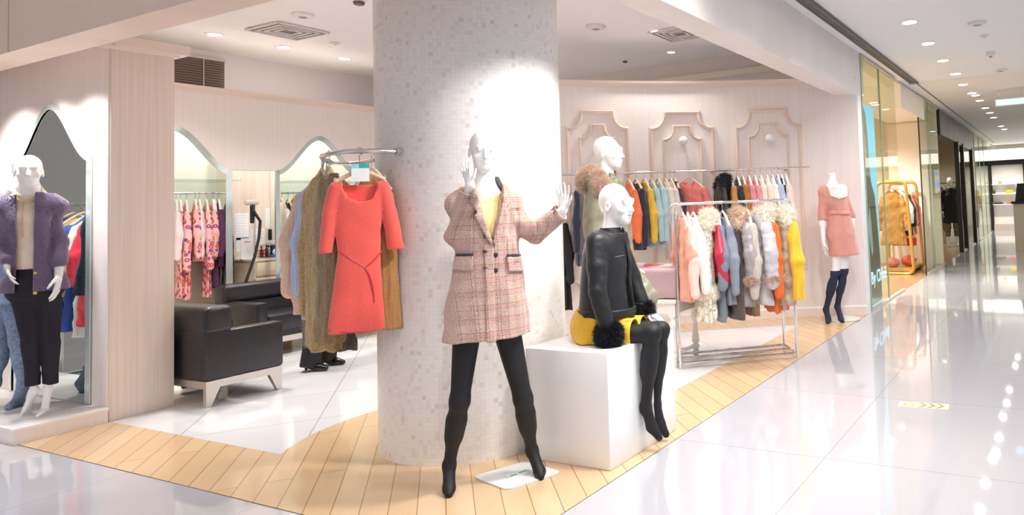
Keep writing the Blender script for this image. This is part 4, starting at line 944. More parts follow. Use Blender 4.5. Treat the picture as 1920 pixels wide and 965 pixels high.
p = f.loc(onz(1588, 600)); b = MB(); b.cyl((p[0]-.02, p[1]+.05, .0055), (p[0]-.02, p[1]+.05, .014), .19, n=40); o = b.build('base_plate', mat('frosted_glass', 'dbe8e2', .12), e); o['label'] = 'round glass base plate'
# ================= left display: platform and two mannequins
pe = empty('display_platform', (-6.155, 2.1, 0), 0, 'low pale wooden display platform at the pilaster foot', 'platform')
box('plinth', (-4.5, 0.0, 0), (0, .486, .09), W_WALL, pe); box('top_board', (-4.5, -.012, .09), (.012, .486, .105), mat('platform_top', 'f6f4f2', .3), pe)
MOH = mat('purple_mohair', '665776', .95, 60, .2, .3, sheen=.6); CREAM = mat('cream_silk', 'efdfc8', .5, 30, .06); TRD = mat('dark_navy_wool', '1f1d28', .85, 200, .2, .1)
f = Fig((-6.43, 2.32), -26, .105); e = f.place('mannequin', 'mannequin in a fuzzy purple cardigan and cropped dark trousers'); L = f.l
nk, pel, hc = L(56, 362), L(66, 540), L(54, 322, .02); shL, shR = L(27, 386), L(89, 386); elL, wrL = L(8, 465), L(12, 492, .08); elR, wrR = L(111, 455, .03), L(110, 515, .09)
F = Fld((-.5, -.4, .02), (.5, .35, 1.95), .007); torso(F, pel, nk, .88, False); F.cap(nk, hc+V3(0, .02, -.06), .052, .048, .03); head(F, hc, .92, .1); arm(F, shL, elL, wrL); arm(F, shR, elR, wrR)
hand(F, wrL, V3(.2, -.3, -1), (.5, 0, 0), .95, -1); hand(F, wrR, V3(-.05, -.1, -1), (-.9, .2, 0), 1.02, -1, .2)
hL, hR = L(50, 560), L(88, 560); kL, kR = L(58, 640, .03), L(94, 640, .03); bL, bR = f.loc(onz(50, 766, .135)), f.loc(onz(84, 768, .135)); tL, tR = f.loc(onz(40, 779, .125)), f.loc(onz(70, 782, .125)); aL, aR = L(64, 733, -.0), L(90, 730, -.0)
leg(F, hL, kL, aL, bL, tL, s=.7); leg(F, hR, kR, aR, bR, tR, s=.7); F.build('body', MANN, e)
T = Fld((-.35, -.3, .1), (.35, .3, 1.2), .007); T.ell(pel, (.15, .115, .12), .03); T.chain([hL, kL, L(62, 722)], [.076, .054, .042], .008); T.chain([hR, kR, L(94, 720)], [.076, .054, .042], .008); T.cap(pel, L(66, 500), .115, .105, .04, ((0, 1, 0), .8)); T.wrinkle(.003, 26, 5)
for q in (L(62, 722), L(94, 720)): T.cut(lambda X, Y, Z: np.maximum(Z-q[2], np.abs(X-q[0])-.07)); 
T.cut(lambda X, Y, Z: L(66, 495)[2]-Z); T.build('trousers', TRD, e)
B = Fld((-.25, -.25, .95), (.25, .25, 1.65), .007); torso(B, pel, nk, .88, False); B.D -= .012; B.stack([(L(60, 502)[2]-.02, pel[0], -.0, .115, .09), (L(60, 480)[2], pel[0], 0, .118, .095), (L(60, 440)[2], pel[0], 0, .112, .088)], .03, fold=(.04, 9, 0, 1.2)); B.cut(lambda X, Y, Z: Z-L(60, 503)[2]); B.cap(nk+V3(0, -.03, .03), nk+V3(0, -.02, .12), .062, .062, 0, sub=True)
bl = B.build('blouse', CREAM, e); b = MB(); bz = [(p[0], B.front(p[0], p[2])-.004, p[2]) for p in (L(46, y) for y in range(375, 452, 7))]
b.tube(bz, .006, 6); b.build('placket', mat('placket_tan', 'e0c29c', .5), bl, True)
Cd = Fld((-.5, -.36, .85), (.5, .36, 1.68), .008); st = f.rows([(366, 34, 84), (385, 26, 95), (430, 27, 99), (480, 27, 102), (520, 26, 110), (556, 24, 117)], lambda r: .4*r+.085); Cd.stack(st, .03);  Cd.chain([shL, elL, wrL-V3(0, 0, -.02)], [.052, .052, .045], .012); Cd.chain([shR, elR, L(111, 490, .07)], [.05, .053, .05], .008); Td = wear(Cd, pel, nk, .88, .036, .022); Cd.wrinkle(.004, 24, 8)
Cd0 = Cd.copy(); Cd.stack([(z, cx, cy, rx-.024, ry-.024) for z, cx, cy, rx, ry in st], sub=True); Cd.D = np.maximum(Cd.D, -Td.D); Cd.cap(nk-V3(0, .02, .1), nk+V3(0, -.02, .12), .075, .075, 0, sub=True)
x0, x1 = L(34, 450)[0], L(68, 450)[0]; zl = L(60, 360)[2]
Cd.cut(lambda X, Y, Z: np.maximum(np.maximum(x0-X-.0*Z, X-x1), Y)); Cd.cut(lambda X, Y, Z: Z-L(60, 554)[2])
cg = Cd.build('cardigan', MOH, e, fur=dict(n=20000, L=.008, w=.0006, droop=.1, jit=.7))
for y in (510, 546): button(f, cg, Cd0, 72, y, mat('brass_button', 'd8c47a', .3, metal=.7), .011)
NKc = mat('gold_beads', 'd9b48a', .3, metal=.3); b = MB()
pts = [onsurf(B, nk+V3(.075*math.sin(a), -.35*1, -.005-.055*math.cos(a)*1), (0, 1, 0)) for a in np.linspace(-1.5, 1.5, 15)]
b.tube([p-V3(0, .006, 0) for p in pts], .008, 8); b.build('necklace', NKc, e, True)
# second display mannequin, mostly outside the photo
DEN = mat('denim', '8d9cbc', .85, 40, .25, .2); TWB = mat('blue_marl_tights', '8799b5', .85, 70, .35, .2)
f = Fig((-6.76, 2.36), -70, .105); e = f.place('mannequin', 'mannequin in blue marl tights cut off by the photo edge'); L = f.l
bL, bR = f.loc(onz(-22, 752, .135)), f.loc(onz(34, 752, .135)); tL, tR = f.loc(onz(-34, 765, .125)), f.loc(onz(16, 763, .125)); kL, kR = L(0, 640, 0), L(35, 640, 0); hL, hR = L(0, 545), L(24, 545); aL, aR = L(-10, 715, -.04), L(44, 720, -.04)
pel, nk = (hL+hR)/2+V3(0, 0, .06), (hL+hR)/2+V3(0, 0, .55); hc = nk+V3(0, -.02, .19); shL, shR = nk+V3(-.17, 0, -.05), nk+V3(.17, 0, -.05); elL, elR = shL+V3(-.08, .03, -.28), shR+V3(.08, -.02, -.26); wrL, wrR = elL+V3(.05, -.1, -.22), elR+V3(-.06, -.16, .2)
F = Fld((-.5, -.45, .6), (.5, .35, 2.0), .009); torso(F, pel, nk); F.cap(nk, hc+V3(0, .02, -.06), .05, .047, .03); head(F, hc, .9, -.2); arm(F, shL, elL, wrL); arm(F, shR, elR, wrR); hand(F, wrL, V3(0, -.2, -1), (1, 0, 0), .95, 1); hand(F, wrR, V3(-.1, -.1, 1), (-1, 0, 0), .95, 1); F.build('body', MANN, e)
D = Fld((-.4, -.35, .7), (.4, .35, 1.65), .01); torso(D, pel, nk); D.D -= .02; zh = L(10, 568)[2]; D.stack([(zh, pel[0], 0, .21, .16), (pel[2]+.1, pel[0], 0, .165, .12), (pel[2]+.25, pel[0], 0, .13, .1)], .04, fold=(.05, 7, 0, 1.2)); D.chain([shL, elL], [.06, .06], .03); D.chain([shR, elR], [.06, .06], .03); D.cap(nk, nk+V3(0, 0, .1), .07, .07, 0, sub=True); D.build('denim_dress', DEN, e)
tights(f, e, TWB, [(hL, kL, aL, bL, tL), (hR, kR, aR, bR, tR)], pad=.008, h=.009)
# ================= far mannequins and the person behind the rack
def plain_figure(O, phi, z0, H, name, label, cat, cloth, legs_m, length=.45, skin=MANN, hair=None, shoe=None, voxel=.014, extra=None, trousers=False):
    f = Fig(O, phi, z0); e = f.place(name, label, cat); s = H/1.8
    pel, nk, hc = V3(0, 0, .95*s), V3(0, 0, 1.46*s), V3(0, -.01, 1.66*s); sh = [V3(x*.17, 0, 1.42*s) for x in (-1, 1)]; el = [V3(x*.24, .03, 1.14*s) for x in (-1, 1)]; wr = [V3(x*.23, -.08, .92*s) for x in (-1, 1)]
    hp = [V3(x*.09, 0, .92*s) for x in (-1, 1)]; kn = [V3(x*.1, -.03, .5*s) for x in (-1, 1)]; an = [V3(x*.11, .03, .1*s) for x in (-1, 1)]; ba = [V3(x*.115, -.07, .03) for x in (-1, 1)]; to = [V3(x*.12, -.13, .024) for x in (-1, 1)]
    F = Fld((-.45, -.35, 0), (.45, .35, 1.9*s), voxel); torso(F, pel, nk); F.cap(nk, hc-V3(0, -.02, .06), .05, .047, .03); head(F, hc, .95)
    for i in (0, 1): arm(F, sh[i], el[i], wr[i]); hand(F, wr[i], V3(0, -.2, -1), (1-2*i, 0, 0), 1, 1-2*i); leg(F, hp[i], kn[i], an[i], ba[i], to[i])
    F.build('body', skin, e)
    D = Fld((-.45, -.35, .3), (.45, .35, 1.7*s), voxel); torso(D, pel, nk); D.D -= .025; D.stack([(1.2*s-length-.0, 0, 0, .22, .16), (1.2*s, 0, 0, .17, .12)], .04, fold=(.04, 6, 0, 1.2))
    for i in (0, 1): D.chain([sh[i], el[i], wr[i]+V3(0, 0, .03)], [.065, .06, .048], .03)
    D.cut(lambda X, Y, Z: Z-(1.2*s-length)); D.cap(nk, nk+V3(0, 0, .1), .065, .065, 0, sub=True); D.build('coat', cloth, e)
    if legs_m:
        T = Fld((-.3, -.3, 0), (.3, .3, 1.1*s), voxel*.8); T.ell(pel, (.17, .12, .13), .03)
        for i in (0, 1): T.chain([hp[i], kn[i], an[i]+(V3(0, 0, -.06) if trousers else V3(0, 0, .15))], [.095, .075, .085 if trousers else .06], .03)
        T.cut(lambda X, Y, Z: Z-(.045 if trousers else .25*s)); T.build('trousers', legs_m, e)
    if hair: Q = Fld(hc-.2, hc+.2, .012); Q.ell(hc+V3(0, .025, .03), (.085, .105, .11), 0); Q.cut(lambda X, Y, Z: np.maximum(Y-hc[1]+.035, Z-hc[2]-.055)); Q.build('hair', hair, e)
    if shoe:
        for i in (0, 1):
            Q = Fld(np.minimum(ba[i], an[i])-.16, np.maximum(ba[i], an[i])+.14, .008); Q.cap(an[i]+V3(0, 0, -.03), ba[i]+V3(0, 0, .0), .042, .036, .02); Q.cap(ba[i], to[i], .036, .024, .02); Q.cap(an[i]+V3(0, .03, -.02), an[i]+V3(0, .04, -.095), .022, .009, .01); Q.cut(lambda X, Y, Z: Z-.004); Q.build('shoe', shoe, e)
    return e
BCOAT = fabric('black_wool', '1c1a1c', 60)
plain_figure((-2.56, 19.2), -75, .004, 1.86, 'mannequin', 'mannequin in a long black coat in the far taupe shop', 'mannequin', BCOAT, mat('camouflage', '7d6a48', .8, 12, .6), .62)
plain_figure((-2.5, 24), -60, .004, 1.8, 'mannequin', 'far mannequin in a tan jacket behind the last glass panes', 'mannequin', fabric('tan_far', 'c9a566', 40), BCOAT, .4)
plain_figure((-6.25, 4.22), 20, .003, 1.66, 'person', 'person in black trousers and heels standing behind the curved rack', 'person', BCOAT, mat('black_trousers', '1d1c22', .8), .35, mat('skin', 'd9ac90', .5), mat('dark_hair', '2a2220', .5), mat('black_leather_shoe', '121114', .2), .011, trousers=True)
# ---------------------------------------------------------------- furniture and fittings
LEATH = mat('sofa_leather', '232024', .33, 18, .25, .12, 40)
STL = mat('satin_steel', 'cfc9c0', .3, metal=.8)
tag(box('display_cube', (-2.745, 3.045, .004), (-2.19, 3.74, .614), mat('cube_white', 'f3f5f7', .28), None, .006), 'big white display cube the seated mannequin sits on', 'display cube')
def sofa(name, lab, w, d, arm_h, back_h, loc, rz):
    """faces local -Y; x across, origin at the floor centre"""
    e = empty(name, (*loc, .003), rz, lab, 'armchair' if name == 'armchair' else 'sofa'); aw = .13
    for x in (-1, 1):
        x0, x1 = sorted((x*w/2, x*(w/2-aw))); box('armrest', (x0, -d/2, .19), (x1, d/2-.02, arm_h), LEATH, e, .025)
    b = MB(); b.box((-w/2+.008, d/2-.17, .19), (w/2-.008, d/2, arm_h+.02), .02); b.box((-w/2-.004, d/2-.2, arm_h-.02), (w/2+.004, d/2+.004, back_h), .045, seg=4); b.build('backrest', LEATH, e, True)
    n = 1 if w < 1 else 2; sw = (w-2*aw)/n
    for i in range(n): box('seat_cushion', (-w/2+aw+i*sw, -d/2+.01, .24), (-w/2+aw+(i+1)*sw, d/2-.17, .42), LEATH, e, .035)
    box('seat_deck', (-w/2+aw, -d/2+.03, .18), (w/2-aw, d/2-.17, .25), LEATH, e)
    b = MB()
    for lo, hi in (((-w/2+.01, -d/2+.01, .135), (w/2-.01, -d/2+.05, .19)), ((-w/2+.01, d/2-.05, .135), (w/2-.01, d/2-.01, .19)), ((-w/2+.01, -d/2+.05, .135), (-w/2+.05, d/2-.05, .19)), ((w/2-.05, -d/2+.05, .135), (w/2-.01, d/2-.05, .19))): b.box(lo, hi)
    b.build('base_frame', STL, e)
    for sx in (-1, 1):
        for sy in (-1, 1):
            b = MB(); vs = b.prism([(0, 0), (.035, 0), (.1, .14), (0, .14)], 0, .04)
            for v in vs: q = v.co.copy(); v.co = Vector((sx*(w/2-.012)-sx*q.z, sy*(d/2-.012)-sy*q.x, q.y))
            b.build('leg', STL, e)
    return e
sofa('armchair', 'black leather armchair on steel legs beside the pilaster', .82, .585, .555, .745, (-6.235, 3.325), math.pi)
sofa('sofa', 'black leather sofa against the arched partition under the garments', 1.5, .72, .56, .735, (-7.62, 4.98), math.radians(90))
# table with the mauve velvet block and magazines
e = empty('side_table', (-3.36, 5.36, .003), math.radians(4), 'white side table with turned legs behind the seated mannequin', 'table')
TW = mat('table_white', 'f0ece9', .4)
box('tabletop', (-.38, -.27, .545), (.38, .27, .58), TW, e, .006)
b = MB(); b.box((-.35, -.24, .45), (.35, -.22, .545)); b.box((-.35, .22, .45), (.35, .24, .545)); b.box((-.35, -.22, .45), (-.33, .22, .545)); b.box((.33, -.22, .45), (.35, .22, .545)); b.build('apron', TW, e)
for sx in (-1, 1):
    for sy in (-1, 1):
        b = MB(); b.box((sx*.33-.033, sy*.22-.033, .43), (sx*.33+.033, sy*.22+.033, .546))
        b.lathe([(.03, .43), (.036, .42), (.024, .405), (.036, .38), (.04, .36), (.03, .33), (.022, .31), (.026, .22), (.034, .16), (.036, .14), (.022, .12), (.034, .10), (.034, .085), (.024, .07), (.028, .04), (.018, .0)], (sx*.33, sy*.22, 0), 14); b.build('leg', TW, e, True)
b = MB(); b.box((-.33, -.012, .09), (.33, .012, .115)); b.box((-.342, -.21, .09), (-.318, .21, .115)); b.box((.318, -.21, .09), (.342, .21, .115)); b.build('stretcher', TW, e)
Q = Fld((-.45, -.35, -.03), (.45, .35, .3), .009)
Q.cut(lambda X, Y, Z: X*0+1); Q.D = (np.sqrt(np.maximum(np.abs(Q.ax[0][:, None, None])-.365, 0)**2+np.maximum(np.abs(Q.ax[1][None, :, None])-.25, 0)**2+np.maximum(np.abs(Q.ax[2][None, None, :]-.125)-.1, 0)**2)-.025).astype(np.float32); Q.wrinkle(.0015, 20, 3)
o = Q.build('velvet_block', mat('mauve_velvet', 'b79aa0', .9, 120, .12, .15, sheen=.8), loc=(-3.36, 5.36, .5895), rot=(0, 0, math.radians(4))); tag(o, 'mauve velvet covered block standing on the white side table', 'velvet block')
for i, (dx, dy, a, c, lab) in enumerate(((-.25, -.1, .1, '3b3838', 'dark covered magazine lying on the mauve block'), (.0, -.06, -.1, 'c23a4a', 'magazine with a red cover edge on the mauve block'), (.24, .05, .05, 'e8ddd0', 'cream covered magazine at the far side of the mauve block'), (-.13, -.07, .5, '9fb0c4', 'pale blue magazine lying across two others on the mauve block'))):
    m = empty('magazine', (-3.36+dx, 5.36+dy, .842+.0115*(i == 3)), a, lab, 'magazine', 'magazines on the mauve block'); box('pages', (-.1, -.135, 0), (.1, .135, .009), PAPER, m); box('cover', (-.102, -.137, .009), (.102, .137, .0105), mat('cover_'+c, c, .3), m)
# garment racks and rails
def rail_end(p, q): pass
RK = [V3(-2.944, 5.13, 0), V3(-2.129, 5.763, 0)]; RD = unit(RK[1]-RK[0]); RN = V3(-RD[1], RD[0], 0)
e = empty('garment_rack', tuple(RK[0]*.5+RK[1]*.5+RN*.19+V3(0, 0, .004)), math.atan2(RD[1], RD[0]), 'chrome rolling rack full of fur-trimmed coats beside the side table', 'clothes rack')
w = np.linalg.norm(RK[1]-RK[0])/2; d = .19; r = .06
for y in (-d, d):
    b = MB(); pts = [(-w, y, 0), (-w, y, 1.385-r)]+[(-w+r*(1-math.cos(a)), y, 1.385-r+r*math.sin(a)) for a in np.linspace(.3, math.pi/2, 5)]+[(w-r*(1-math.cos(a)), y, 1.385-r+r*math.sin(a)) for a in np.linspace(math.pi/2, .3, 5)]+[(w, y, 1.385-r), (w, y, 0)]
    b.tube(pts, .0125, 10); b.build('hoop', CHROME, e, True)
b = MB(); b.tube([(-w+.03, -d, .045), (w-.03, -d, .045), (w, -d+.05, .045), (w, d-.05, .045), (w-.03, d, .045), (-w+.03, d, .045), (-w, d-.05, .045), (-w, -d+.05, .045)], .011, 8, True); b.build('base_loop', CHROME, e, True)
b = MB(); b.tube([(-w, 0, .045), (w, 0, .045)], .011, 8); b.build('base_bar', CHROME, e, True)
# long rail on the curved wall
WR = .3
e = empty('wall_rail', (*arc(124, -WR), 1.76), 0, 'long steel clothes rail running along the curved wall', 'clothes rail')
O3 = V3(*arc(124, -WR), 1.76); b = MB(); b.tube([V3(*arc(a, -WR), 1.76)-O3 for a in np.linspace(139.5, 115.6, 30)], .0125, 10); b.build('rail', CHROME, e, True)
for a in (138, 131.5, 124, 117.5):
    b = MB(); b.tube([V3(*arc(a, -WR), 1.76)-O3, V3(*arc(a, -.004), 1.76)-O3], .009, 8); b.cyl(V3(*arc(a, -.012), 1.76)-O3, V3(*arc(a, -.001), 1.76)-O3, .025, n=14); b.build('bracket', CHROME, e, True)
for a, z, lab in ((133.92, 2.11, 'round white wall knob behind the parka mannequin head'), (126.55, 2.13, 'round white wall knob on the middle wall panel'), (118.85, 2.13, 'round white wall knob on the wall panel nearest the mall')):
    k = empty('peg_knob', (*arc(a), z), math.radians(a), lab, 'wall knob', 'knobs on the curved wall'); b = MB(); b.sphere((-.075, 0, 0), .052, 20); b.build('ball', WHITE, k, True); b = MB(); b.cyl((-.001, 0, 0), (-.06, 0, 0), .018, n=14); b.build('stem', WHITE, k, True)
# loop rail fixed to the column
LR = [(-3.345, 2.70), (-3.37, 2.57), (-3.47, 2.495), (-3.65, 2.52), (-3.86, 2.62), (-4.05, 2.76), (-4.2, 2.9), (-4.27, 3.0), (-4.24, 3.07), (-4.12, 3.07), (-3.98, 3.02), (-3.88, 2.99)]
LZ = 1.742
e = empty('column_rail', (-3.8, 2.8, LZ), 0, 'looped steel clothes rail fixed to the mosaic column', 'clothes rail'); b = MB(); b.tube([(x+3.8, y-2.8, 0) for x, y in LR], .013, 10); b.build('rail', STEEL, e, True)
for (x, y) in (LR[0], LR[-1]):
    q = COLC+unit(np.array([x, y])-COLC)*(COLR+.003); b = MB(); b.cyl((x+3.8, y-2.8, 0), (q[0]+3.8, q[1]-2.8, 0), .02, n=14); b.build('flange', STEEL, e, True)
SHG = glass('shelf_glass', 'eaf5ef', .1)
# rails and shelves in the niches
for (y0, y1, lab) in ((3.05, 4.69, 'steel rail with floral dresses in the first arched niche'), (5.25, 6.29, 'steel rail in the second arched niche')):
    o = empty('niche_rail', (-8.5, (y0+y1)/2, 1.715), 0, lab, 'clothes rail', 'rails in the arched niches'); b = MB(); b.tube([(0, y0-(y0+y1)/2, 0), (0, y1-(y0+y1)/2, 0)], .0125, 10); b.build('bar', STEEL, o, True)
    tag(box('glass_shelf', (-8.79, y0, 1.845), (-8.3, y1, 1.857), SHG), 'glass shelf above the rail in the '+('first' if y0 < 4 else 'second')+' arched niche', 'shelf', 'glass shelves in the niches')
struct(box('wall_back_plinth', (-8.8, 3.05, 0), (-8.35, 4.69, .42), mat('niche_plinth', 'e9e4dc', .5)))
# counter, papers and gear at the pier
CW = wood('counter_wood', 'e6d2b8', 'efdfc9', (2, 2, 20), .45)
e = empty('counter_cabinet', (-8.4, 4.985, 0), 0, 'pale wooden counter cabinet under the pinned papers', 'cabinet')
box('carcass', (-.2, -.21, .004), (.2, .2, .93), CW, e); box('worktop', (-.21, -.22, .93), (.22, .205, .955), CW, e, .004)
for z0, z1 in ((.05, .5), (.52, .74), (.76, .915)): d_ = box('drawer', (.2, -.2, z0), (.215, .19, z1), CW, e, .004)
for (y, z, w_, h_, lab) in ((4.87, 1.33, .15, .31, 'long white notice pinned to the beige pier above the steamer hose'), (4.89, 1.12, .16, .16, 'short white notice under the long one on the beige pier'), (5.06, 1.2, .15, .19, 'square white sheet pinned over the counter gear'), (5.165, 1.42, .05, .24, 'white sheet pinned at the far edge of the beige pier')):
    o = empty('pinned_paper', (-8.6195, y, z), 0, lab, 'paper', 'papers on the pier'); box('sheet', (0, -w_/2, -h_/2), (.002, w_/2, h_/2), PAPER, o)
    b = MB()
    for i in range(int(h_/.03)-1): b.box((.002, -w_/2+.015, h_/2-.03-i*.03), (.0024, w_/2-.02-.03*(i % 3 == 2)*(w_ > .06), h_/2-.026-i*.03))
    b.build('printed_line', mat('grey_print', 'c4c7cf', .8), o)
o = empty('notice_stand', (-8.42, 4.815, .956), math.radians(75), 'white upright notice card standing on the counter', 'notice card'); box('card', (-.06, -.004, 0), (.06, .004, .24), PAPER, o); b = MB(); b.box((-.03, -.006, .19), (.03, -.004, .2)); b.build('printed_line', mat('red_print', 'd77b80', .8), o); box('foot', (-.06, -.03, 0), (.06, .03, .005), PAPER, o)
# wire basket of small bottles and tubes
o = empty('pen_basket', (-8.36, 4.985, .956), 0, 'black wire basket of small bottles on the counter', 'basket'); b = MB()
for z in (.01, .05, .09): b.tube([(-.05, -.055, z), (.05, -.055, z), (.05, .055, z), (-.05, .055, z)], .003, 5, True)
for t_ in np.linspace(0, 1, 6)[:-1]:
    for (x0, y0, x1, y1) in ((-.05, -.055, .05, -.055), (.05, -.055, .05, .055), (.05, .055, -.05, .055), (-.05, .055, -.05, -.055)): b.tube([(x0+(x1-x0)*t_, y0+(y1-y0)*t_, .008), (x0+(x1-x0)*t_, y0+(y1-y0)*t_, .092)], .002, 4)
b.build('wire', BLACK, o)
for (x, y, h_, c, lab) in ((-.02, -.035, .13, 'b8323a', 'small red bottle in the wire basket'), (.02, 0, .14, '5a2d2a', 'small brown bottle in the wire basket'), (.0, .035, .13, 'd9d4cf', 'small white bottle in the wire basket')):
    q = empty('bottle', (-8.36+x, 4.985+y, .966), 0, lab, 'bottle', 'bottles in the basket'); b = MB(); b.lathe([(.014, 0), (.016, .01), (.016, h_*.65), (.008, h_*.78), (.008, h_*.85)], n=12); b.build('glass_body', mat('bot_'+c, c, .3), q, True); b = MB(); b.cyl((0, 0, h_*.84), (0, 0, h_), .01, n=12); b.build('cap', BLACK, q, True)
o = empty('spray_gun', (-8.4, 5.075, .956), .4, 'black and white hand scanner on a stand on the counter', 'scanner'); b = MB(); b.lathe([(.05, 0), (.05, .015), (.014, .03), (.012, .15)], n=16); b.build('stand', BLACK, o, True)
b = MB(); b.box((-.05, -.03, .14), (.06, .03, .2), .02); b.build('head', mat('scanner_white', 'dfe0d8', .4), o, True); b = MB(); b.box((-.03, -.02, .2), (.0, .02, .33), .01); b.build('grip', BLACK, o, True)
o = empty('tape_dispenser', (-8.28, 5.06, .956), .2, 'blue and white tape dispenser at the counter edge', 'tape dispenser'); box('base', (-.03, -.06, 0), (.03, .06, .035), mat('disp_blue', '2f6fc0', .4), o, .008); b = MB(); b.cyl((-.015, .0, .06), (.015, 0, .06), .04, n=20); b.build('roll', PAPER, o, True)
o = empty('desk_phone', (-8.44, 5.14, .956), 0, 'dark upright desk device beside the scanner', 'desk device'); b = MB(); vs = b.prism([(-.05, 0), (.05, 0), (.02, .2), (-.01, .2)], -.03, .03)
for v in vs: q = v.co.copy(); v.co = Vector((q.x, q.z, q.y))
b.build('shell', mat('device_dark', '3a3b40', .4), o)
o = empty('steam_iron', (-7.95, 4.97, .743), 0, 'white steam iron lying on top of the sofa backrest', 'iron'); o.location = (-7.87, 5.0, .74)
b = MB(); vs = b.prism([(-.05, -.12), (.05, -.12), (.055, .02), (0, .14), (-.055, .02)], 0, .05); b.build('sole_body', WHITE, o); b = MB(); b.tube([(0, -.1, .05), (0, -.09, .1), (0, .03, .1), (0, .06, .05)], .014, 8); b.build('handle', BLACK, o, True)
# garment steamer
o = empty('garment_steamer', (-8.1, 4.72, .003), 0, 'garment steamer with a black hose at the arched partition', 'steamer'); o.location = (-8.22, 4.86-.03, .003); o.location = (-7.93, 4.56, .003)
b = MB(); b.box((-.11, -.14, 0), (.11, .14, .2), .03); b.build('water_tank', mat('steamer_grey', '8b8b90', .4), o, True)
b = MB(); b.cyl((0, .05, .19), (0, .05, 1.6), .011, n=12); b.build('pole', CHROME, o, True)
b = MB(); b.box((-.03, -.045, 1.56), (.02, .1, 1.615), .02); b.build('steam_head', mat('steam_head', 'cbb9a8', .4), o, True)
b = MB(); b.tube([(.02, .03, 1.56), (.035, .02, 1.5), (.04, .09, 1.38), (.04, .075, 1.2), (.04, .03, 1.0), (.045, -.06, .75), (.05, -.12, .5), (.04, -.1, .3), (.0, -.05, .18)], .015, 8); b.build('hose', mat('hose_black', '211f24', .5), o, True)
b = MB(); b.box((.0, .0, 1.36), (.03, .04, 1.56), .012); b.build('handle', BLACK, o, True)
# blind above the ledge
o = empty('window_blind', (-8.89, 4.5, 2.88), 0, 'brown slatted venetian blind high above the back ledge', 'blind')
b = MB()
for i in range(14): b.box((-.012, -.6, -.0015), (.012, .325, .0015), rot=Matrix.Rotation(.5, 4, 'Y'), loc=(.022, 0, .01+i*.029))
b.build('slat', mat('blind_brown', '9d8a80', .5), o); box('dark_pane', (-.004, -.62, -.02), (.001, .335, .42), mat('blind_dark', '6a5d58', .4), o); box('headrail', (0, -.62, .41), (.04, .335, .435), mat('blind_rail', 'c9bdb6', .5), o)
b = MB(); b.cyl((.03, .1, 0), (.03, .1, .41), .004, n=8); b.build('cord', PAPER, o)
for i, (px, py, a) in enumerate(((338, 741, .9),)):
    p = onz(px, py); q = empty('shoe', (-6.72+.0, 3.42, .004), .4, 'black shoe on the floor under the armchair', 'shoe')
    for nm_, dx in (('upper', 0),):
        F = Fld((-.1, -.18, -.02), (.1, .18, .14), .008); F.cap((0, .1, .05), (0, -.04, .035), .042, .036, .02); F.cap((0, -.04, .035), (0, -.11, .025), .036, .024, .02); F.cut(lambda X, Y, Z: Z-.006); F.build(nm_, mat('black_leather_shoe', '121114', .2), q)
# arched mirror in the left display
mx, mw = -7.03, .63; ol = [(mx-mw, .11)]+[(mx-mw+2*mw*i/40, 1.92+.44*(.5+.5*math.cos(math.pi*min(1, abs(i/20-1))))**.92) for i in range(41)]+[(mx+mw, .11)]
o = empty('wall_mirror', (0, 2.586, 0), 0, 'arched wall mirror with a glass border behind the left display mannequins', 'mirror')
b = MB(); vs = b.prism(ol, 0, .008)
for v in vs: q = v.co.copy(); v.co = Vector((q.x, -q.z, q.y))
b.build('mirror_glass', MIR, o, tri=True)
P_ = np.array(ol); n = len(P_); b = MB(); R = []
for i in range(n):
    t_ = P_[min(i+1, n-1)]-P_[max(i-1, 0)]; t_ /= np.linalg.norm(t_); nn = np.array([t_[1], -t_[0]]); q = P_[i]+nn*.05
    R.append([(P_[i][0], -.0085, P_[i][1]), (q[0], -.014, q[1]), (q[0], -.0165, q[1]), (P_[i][0], -.011, P_[i][1])])
b.strip(R); b.build('bevel_edge', BEV, o)
struct(box('wall_side_panel', (-9.6, 2.2, 0), (-9.5, 2.58, 2.7), W_WALL))
